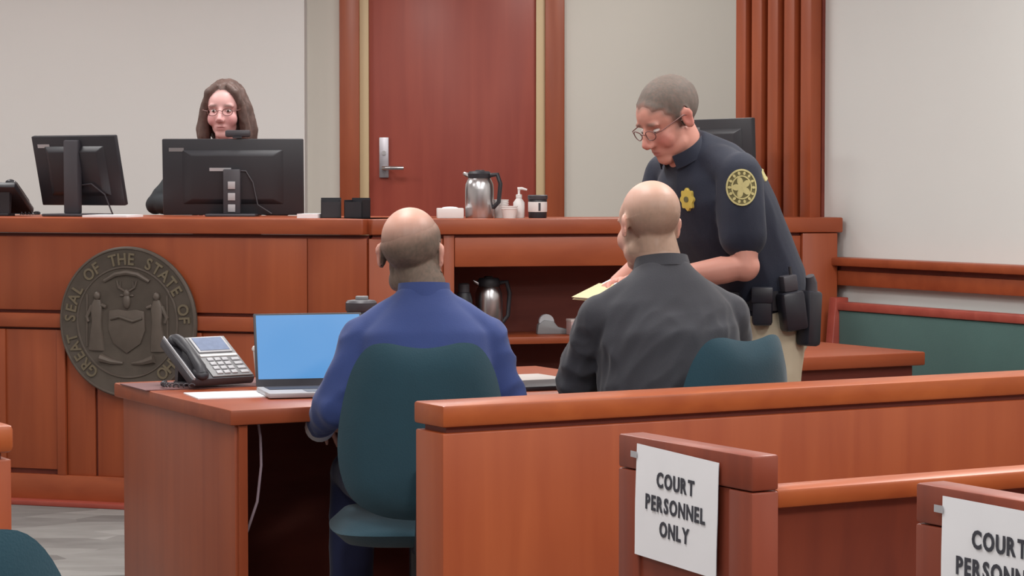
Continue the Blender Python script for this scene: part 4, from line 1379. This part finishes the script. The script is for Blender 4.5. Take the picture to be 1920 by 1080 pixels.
def desk_phone(label, loc, rz, tilt=30, dark=False, sc=1.0):
    t = thing('desk_phone', label, 'telephone', loc, rz)
    bodymat, padmat = ('black', 'black2') if dark else ('black2', 'grey')
    # local: user at -y, face slopes down towards -y
    sn, cn = math.sin(R(tilt)), math.cos(R(tilt))
    z0 = 0.10 * sn + 0.014
    T = Matrix.Translation((0, 0.0, z0)) @ Matrix.Rotation(R(tilt), 4, 'X')
    MB(T).box(-0.11, 0.115, -0.10, 0.12, -0.012, 0.018).build('housing', bodymat, t, 0.008)
    MB(T).box(-0.035, 0.108, -0.094, 0.112, 0.018, 0.022).build('faceplate', padmat, t, 0.003)
    d = MB(T).box(-0.025, 0.095, 0.025, 0.105, 0.022, 0.027).build('display_bezel', 'lgrey' if not dark else 'black2', t, 0.002)
    MB(T).box(-0.017, 0.087, 0.032, 0.098, 0.0272, 0.0285).build('display', 'lcd', d)
    for r_ in range(4):
        for c_ in range(3):
            MB(T).box(-0.015 + c_ * 0.026, 0.005 + c_ * 0.026, -0.085 + r_ * 0.022, -0.070 + r_ * 0.022, 0.021, 0.0265).build('key', 'lgrey' if not dark else 'grey', t, 0.0015)
    for r_ in range(4):
        MB(T).box(0.070, 0.098, -0.085 + r_ * 0.022, -0.072 + r_ * 0.022, 0.021, 0.0255).build('key', 'lgrey' if not dark else 'grey', t, 0.0015)
    MB(T).box(-0.03, 0.10, 0.004, 0.014, 0.0215, 0.026).build('key_strip', 'white' if not dark else 'grey', t)
    h = MB(T)
    h.tube([(-0.072, -0.085, 0.026), (-0.072, -0.065, 0.038), (-0.072, 0.0, 0.044), (-0.072, 0.07, 0.038), (-0.072, 0.10, 0.026)], [0.022, 0.020, 0.016, 0.020, 0.022], 12, None, 0.75)
    h.ell((-0.072, -0.078, 0.024), (0.026, 0.028, 0.017))
    h.ell((-0.072, 0.092, 0.024), (0.026, 0.028, 0.017))
    h.build('handset', 'black', t, 0, True)
    MB(T).box(-0.104, -0.10, -0.10, 0.12, 0.016, 0.024).build('cradle_edge', 'lgrey' if not dark else 'grey', t)
    MB().box(-0.07, 0.08, 0.02, 0.09, 0.0, 0.012).build('foot', bodymat, t, 0.003)
    pr = MB()
    yb, zb = 0.075 * cn, z0 + 0.075 * sn - 0.011
    pr.add([(-0.07, yb, 0.0), (0.08, yb, 0.0), (0.08, yb + 0.016, 0.0), (-0.07, yb + 0.016, 0.0), (-0.07, yb - 0.01, zb - 0.006), (0.08, yb - 0.01, zb - 0.006), (0.08, yb + 0.012, zb + 0.006), (-0.07, yb + 0.012, zb + 0.006)],
           [(0, 3, 2, 1), (4, 5, 6, 7), (0, 1, 5, 4), (1, 2, 6, 5), (2, 3, 7, 6), (3, 0, 4, 7)])
    pr.build('stand', bodymat, t)
    cp = []
    for k in range(90):
        a = k * 0.9
        s = k / 89
        base = Vector((-0.11 - 0.05 * math.sin(s * 3.1), -0.10 + 0.16 * s, 0.012 + 0.0 * s))
        cp.append(base + Vector((0.006 * math.cos(a), 0, 0.006 * math.sin(a) + 0.0)))
    MB().tube(cp, 0.0022, 5).build('coiled_cord', 'black2' if not dark else 'black', t, 0, True)
    return t


desk_phone('grey desk phone with tilted display on the counsel table', (px(388, 7.36), 7.36, 0.75), R(38), 32)
desk_phone('dark desk phone at the far left edge of the bench', (px(6, 10.75), 10.75, TZ), R(165), 34, True)

# pen cups / organisers by the door side


def organiser(label, loc, rz):
    t = thing('desk_organizer', label, 'organizer', loc, rz, 'black organizers on the bench')
    w, d, h = 0.085, 0.075, 0.085
    q = MB()
    q.box(-w / 2, w / 2, -d / 2, -d / 2 + 0.004, 0, h * 0.8)
    q.box(-w / 2, w / 2, d / 2 - 0.004, d / 2, 0, h)
    q.box(-w / 2, -w / 2 + 0.004, -d / 2, d / 2, 0, h * 0.9)
    q.box(w / 2 - 0.004, w / 2, -d / 2, d / 2, 0, h * 0.9)
    q.box(-w / 2, w / 2, -d / 2, d / 2, 0, 0.004)
    q.build('tray', 'black', t)
    MB().box(-0.002, 0.002, -d / 2 + 0.004, d / 2 - 0.004, 0.004, h * 0.75).build('divider', 'black2', t)
    MB().box(-0.03, 0.032, -0.03, 0.03, 0.004, 0.06).build('note_block', 'black2', t)
    return t


organiser('black desk organizer beside the monitor, left one of two', (px(621, 10.1), 10.1, TZ), R(4))
organiser('black desk organizer in front of the door casing, right one of two', (px(670, 10.05), 10.05, TZ), R(-24))


def flat_paper(label, loc, rz, w, h, n=1, mat='paper', group=None):
    o = MB().box(-w / 2, w / 2, -h / 2, h / 2, 0, 0.0006 * n).build('paper_sheet', mat)
    o.location = loc
    o.rotation_euler = (0, 0, rz)
    return tag(o, label, 'paper', group)


flat_paper('white papers lying under the angled monitor on the bench', (px(212, 10.36), 10.36, TZ), R(-12), 0.20, 0.20, 16)
flat_paper('small white papers between the wide monitor and the organizers', (px(585, 10.12), 10.12, TZ), R(-10), 0.09, 0.15, 30)


def carafe(label, loc, rz, steel='steel', h=0.19, r=0.052):
    t = thing('thermal_carafe', label, 'carafe', loc, rz)
    MB().lathe([(r * 0.96, 0.0), (r, 0.006), (r, h * 0.62), (r * 0.97, h * 0.74), (r * 0.80, h * 0.86), (r * 0.72, h * 0.88)], 32).build('body', steel, t, 0, True)
    MB().lathe([(r * 0.74, h * 0.87), (r * 0.80, h * 0.88), (r * 0.82, h * 0.97), (r * 0.7, h * 1.02), (r * 0.2, h * 1.03)], 28).build('lid', 'black', t, 0, True)
    MB().tube([(-r * 0.6, 0, h * 0.90), (-r * 1.05, 0, h * 0.96), (-r * 1.15, 0, h * 0.99)], [0.012, 0.010, 0.006], 10).build('spout', 'steel', t, 0, True)
    MB().tube([(r * 0.7, 0, h * 0.93), (r * 1.3, 0, h * 0.95), (r * 1.52, 0, h * 0.75), (r * 1.4, 0, h * 0.35), (r * 0.98, 0, h * 0.22)], [0.010, 0.010, 0.009, 0.009, 0.009], 10).build('handle', 'black', t, 0, True)
    MB().box(-0.016, 0.016, -0.012, 0.03, h * 1.0, h * 1.05).build('lever', 'black', t, 0.004)
    return t


carafe('steel thermal carafe with black lid on the bench top', (px(899, 10.08), 10.08, TZ), R(-15), h=0.192, r=0.060)
sp = lambda x, y, z=0: SR @ Vector((x, y, z))
q = sp(0.545, 0.16)
carafe('steel carafe standing on the dark shelf below the bench top', (q.x, q.y, 0.735), R(10), h=0.235, r=0.058)
q = sp(0.430, 0.13)
bt = thing('travel_mug', 'black bottle in the dark shelf left of the carafe', 'bottle', (q.x, q.y, 0.735), 0)
MB().lathe([(0.034, 0), (0.036, 0.005), (0.036, 0.15), (0.028, 0.18), (0.02, 0.185)], 24).build('body', 'black', bt, 0, True)
MB().lathe([(0.024, 0.183), (0.024, 0.215), (0.018, 0.22)], 20).build('cap', 'black2', bt, 0, True)
q = sp(0.815, 0.17)
tp = thing('tape_dispenser', 'grey tape dispenser on the dark shelf', 'dispenser', (q.x, q.y, 0.735), R(8))
MB().prism([(-0.06, 0), (0.075, 0), (0.075, 0.02), (0.03, 0.03), (0.01, 0.055), (-0.03, 0.06), (-0.055, 0.04)], -0.025, 0.025).build('base', 'grey', tp, 0.004)
MB().tube([(-0.018, -0.014, 0.052), (-0.018, 0.014, 0.052)], 0.032, 20).build('tape_roll', 'lgrey', tp)
q = sp(0.918, 0.09)
bx = thing('small_box', 'small pinkish grey box at the front of the dark shelf', 'box', (q.x, q.y, 0.735), R(14))
MB().box(-0.045, 0.045, -0.04, 0.04, 0, 0.065).build('carton', plain('pink_grey_card', lin(190, 160, 158), 0.7), bx, 0.003)
MB().box(-0.046, 0.046, -0.041, 0.041, 0.055, 0.0665).build('lid', plain('pale_card', lin(205, 186, 182), 0.7), bx, 0.002)
MB().box(0.034, 0.042, -0.042, -0.039, 0.012, 0.050).build('label', 'white', bx)

tb = thing('tissue_box', 'low white tissue box left of the steel carafe', 'box', (px(844, 10.05), 10.05, TZ), R(4))
MB().box(-0.055, 0.055, -0.05, 0.05, 0, 0.042).build('carton', 'white', tb, 0.003)
MB().ell((0, 0, 0.042), (0.035, 0.02, 0.006), 16, 8).build('tissue', 'paper', tb, 0, True)
for k, (pp, yy, hh, lab) in enumerate(((938, 10.13, 0.075, 'white cup stack right behind the steel carafe'), (955, 10.03, 0.058, 'white cup stack beside the pump bottle'))):
    cu = thing('cup_stack', lab, 'cups', (px(pp, yy), yy, TZ), 0, 'white cups on the bench')
    for i in range(3 if k == 0 else 2):
        MB().lathe([(0.026, 0 + i * 0.009), (0.034, hh - 0.02 + i * 0.009), (0.036, hh - 0.02 + i * 0.009), (0.036, hh - 0.016 + i * 0.009), (0.030, hh - 0.016 + i * 0.009)], 24).build('cup', 'white', cu, 0, True)
pb = thing('pump_bottle', 'white pump bottle beside the stacked cups', 'bottle', (px(973, 10.1), 10.1, TZ), R(0))
MB().lathe([(0.022, 0), (0.024, 0.004), (0.024, 0.065), (0.012, 0.082), (0.010, 0.088)], 24).build('bottle', 'white', pb, 0, True)
MB().lathe([(0.013, 0.085), (0.013, 0.098), (0.005, 0.10), (0.005, 0.122), (0.002, 0.124)], 16).build('collar', 'white', pb, 0, True)
MB().tube([(-0.006, 0, 0.122), (0.012, 0, 0.124), (0.034, 0, 0.118)], [0.007, 0.006, 0.004], 10).build('nozzle', 'white', pb, 0, True)
mg = thing('labelled_jar', 'black jar with white label at the right of the bench items', 'jar', (px(1008, 10.08), 10.08, TZ), R(0))
MB().lathe([(0.036, 0), (0.038, 0.004), (0.039, 0.075), (0.036, 0.08)], 28).build('body', 'black', mg, 0, True)
MB().lathe([(0.041, 0.078), (0.042, 0.082), (0.042, 0.094), (0.038, 0.097)], 28).build('lid', 'black2', mg, 0, True)
MB().lathe([(0.0395, 0.026), (0.0402, 0.028), (0.0402, 0.066), (0.0395, 0.068)], 28).build('label', 'white', mg, 0, True)
MB().box(0.003, 0.012, -0.0412, -0.039, 0.030, 0.064).build('label_mark', 'black2', mg)

# ------------------------------------------------------------------ things on the counsel table
lap = thing('laptop', 'open laptop with a plain blue screen on the counsel table', 'laptop', (-0.595, 7.15, 0.75), R(15))
MB().box(-0.165, 0.165, -0.20, 0.03, 0.003, 0.018).build('base', 'lgrey', lap, 0.004)
MB().box(-0.145, 0.145, -0.09, 0.015, 0.018, 0.0195).build('keyboard', 'black2', lap)
MB().box(-0.05, 0.05, -0.185, -0.105, 0.018, 0.0188).build('touchpad', 'grey', lap)
LT = Matrix.Translation((0, 0.03, 0.018)) @ Matrix.Rotation(R(-14), 4, 'X')
lid = MB(LT).box(-0.165, 0.165, 0.0, 0.008, 0.0, 0.222).build('lid', 'black2', lap, 0.003)
MB(LT).box(-0.158, 0.158, -0.0012, 0.0005, 0.022, 0.216).build('screen', 'screen', lid)
flat_paper('white papers lying on the counsel table left of the laptop', (-0.80, 7.06, 0.75), R(20), 0.30, 0.20, 6)
slab_ = MB().box(-0.20, 0.26, -0.13, 0.13, 0, 0.003).build('dark_slab', plain('dark_mauve', lin(120, 84, 84), 0.7))  # thin dark mauve slab lying flat beneath the desk phone
slab_.location = (-0.98, 7.40, 0.75)
slab_.rotation_euler = (0, 0, R(26))
tag(slab_, 'dark mauve flat slab under the grey desk phone', 'mat')
for o in bpy.data.objects:
    if o.name.startswith('desk_phone') and o.parent is None and o.location.z < 1:
        o.location.z += 0.003
wc2 = thing('paper_cup', 'white paper cup half hidden behind the laptop lid', 'cup', (px(495, 7.42), 7.42, 0.75), 0)
MB().lathe([(0.026, 0), (0.036, 0.105), (0.038, 0.107), (0.038, 0.111), (0.034, 0.111)], 24).build('cup', 'white', wc2, 0, True)
MB().lathe([(0.039, 0.107), (0.040, 0.112), (0.036, 0.120), (0.02, 0.121)], 24).build('lid', 'white', wc2, 0, True)
tm = thing('tumbler', 'dark tumbler with grey lid behind the blue-suited shoulder', 'tumbler', (px(677, 7.62), 7.62, 0.75), 0)
MB().lathe([(0.034, 0), (0.036, 0.004), (0.046, 0.215), (0.044, 0.225)], 28).build('body', 'black', tm, 0, True)
MB().lathe([(0.048, 0.218), (0.050, 0.222), (0.050, 0.245), (0.044, 0.252), (0.03, 0.254)], 28).build('lid', 'black2', tm, 0, True)
MB().box(-0.018, 0.022, -0.012, 0.012, 0.252, 0.266).build('lid_tab', 'grey', tm, 0.003)
flat_paper('grey papers on the table between the two seated men', (0.05, 7.62, 0.75), R(27), 0.22, 0.28, 8, plain('grey_paper', lin(190, 182, 178), 0.8))
fo = MB().box(-0.16, 0.16, -0.11, 0.11, 0, 0.014).build('dark_folder', 'black', None, 0.003)
fo.location = (0.04, 7.30, 0.75)
fo.rotation_euler = (0, 0, R(27))
tag(fo, 'dark folder on the table between the two seated men', 'folder')
cb = MB().tube([(px(481, 6.72), 6.74, 0.70), (px(485, 6.72), 6.74, 0.66), (px(487, 6.72), 6.73, 0.58), (px(480, 6.72), 6.72, 0.48), (px(462, 6.72), 6.72, 0.40), (px(440, 6.72), 6.74, 0.33), (px(425, 6.75), 6.76, 0.18), (px(424, 6.76), 6.78, 0.004)], 0.004, 8).build('cable', plain('pale_cable', lin(170, 150, 160), 0.5), None, 0, True)
tag(cb, 'thin pale cable hanging under the counsel table', 'cable')

# papers and folder in the officer's hands
pf = thing('manila_folder', 'manila folder held in the hands of the standing officer', 'folder', (0.765 - 0.866 * 0.535, 7.50 - 0.5 * 0.535, 1.055), R(120))
PT = Matrix.Rotation(R(-22), 4, 'X')
MB(PT).box(-0.10, 0.10, -0.07, 0.085, -0.002, 0.0).build('back_cover', 'manila', pf)
MB(PT).box(-0.094, 0.094, -0.065, 0.08, 0.0, 0.004).build('papers', 'paper', pf)
MB(PT @ Matrix.Translation((0, 0, 0.005))).box(-0.10, 0.10, -0.02, 0.085, 0.0, 0.002).build('front_cover', 'manila', pf)
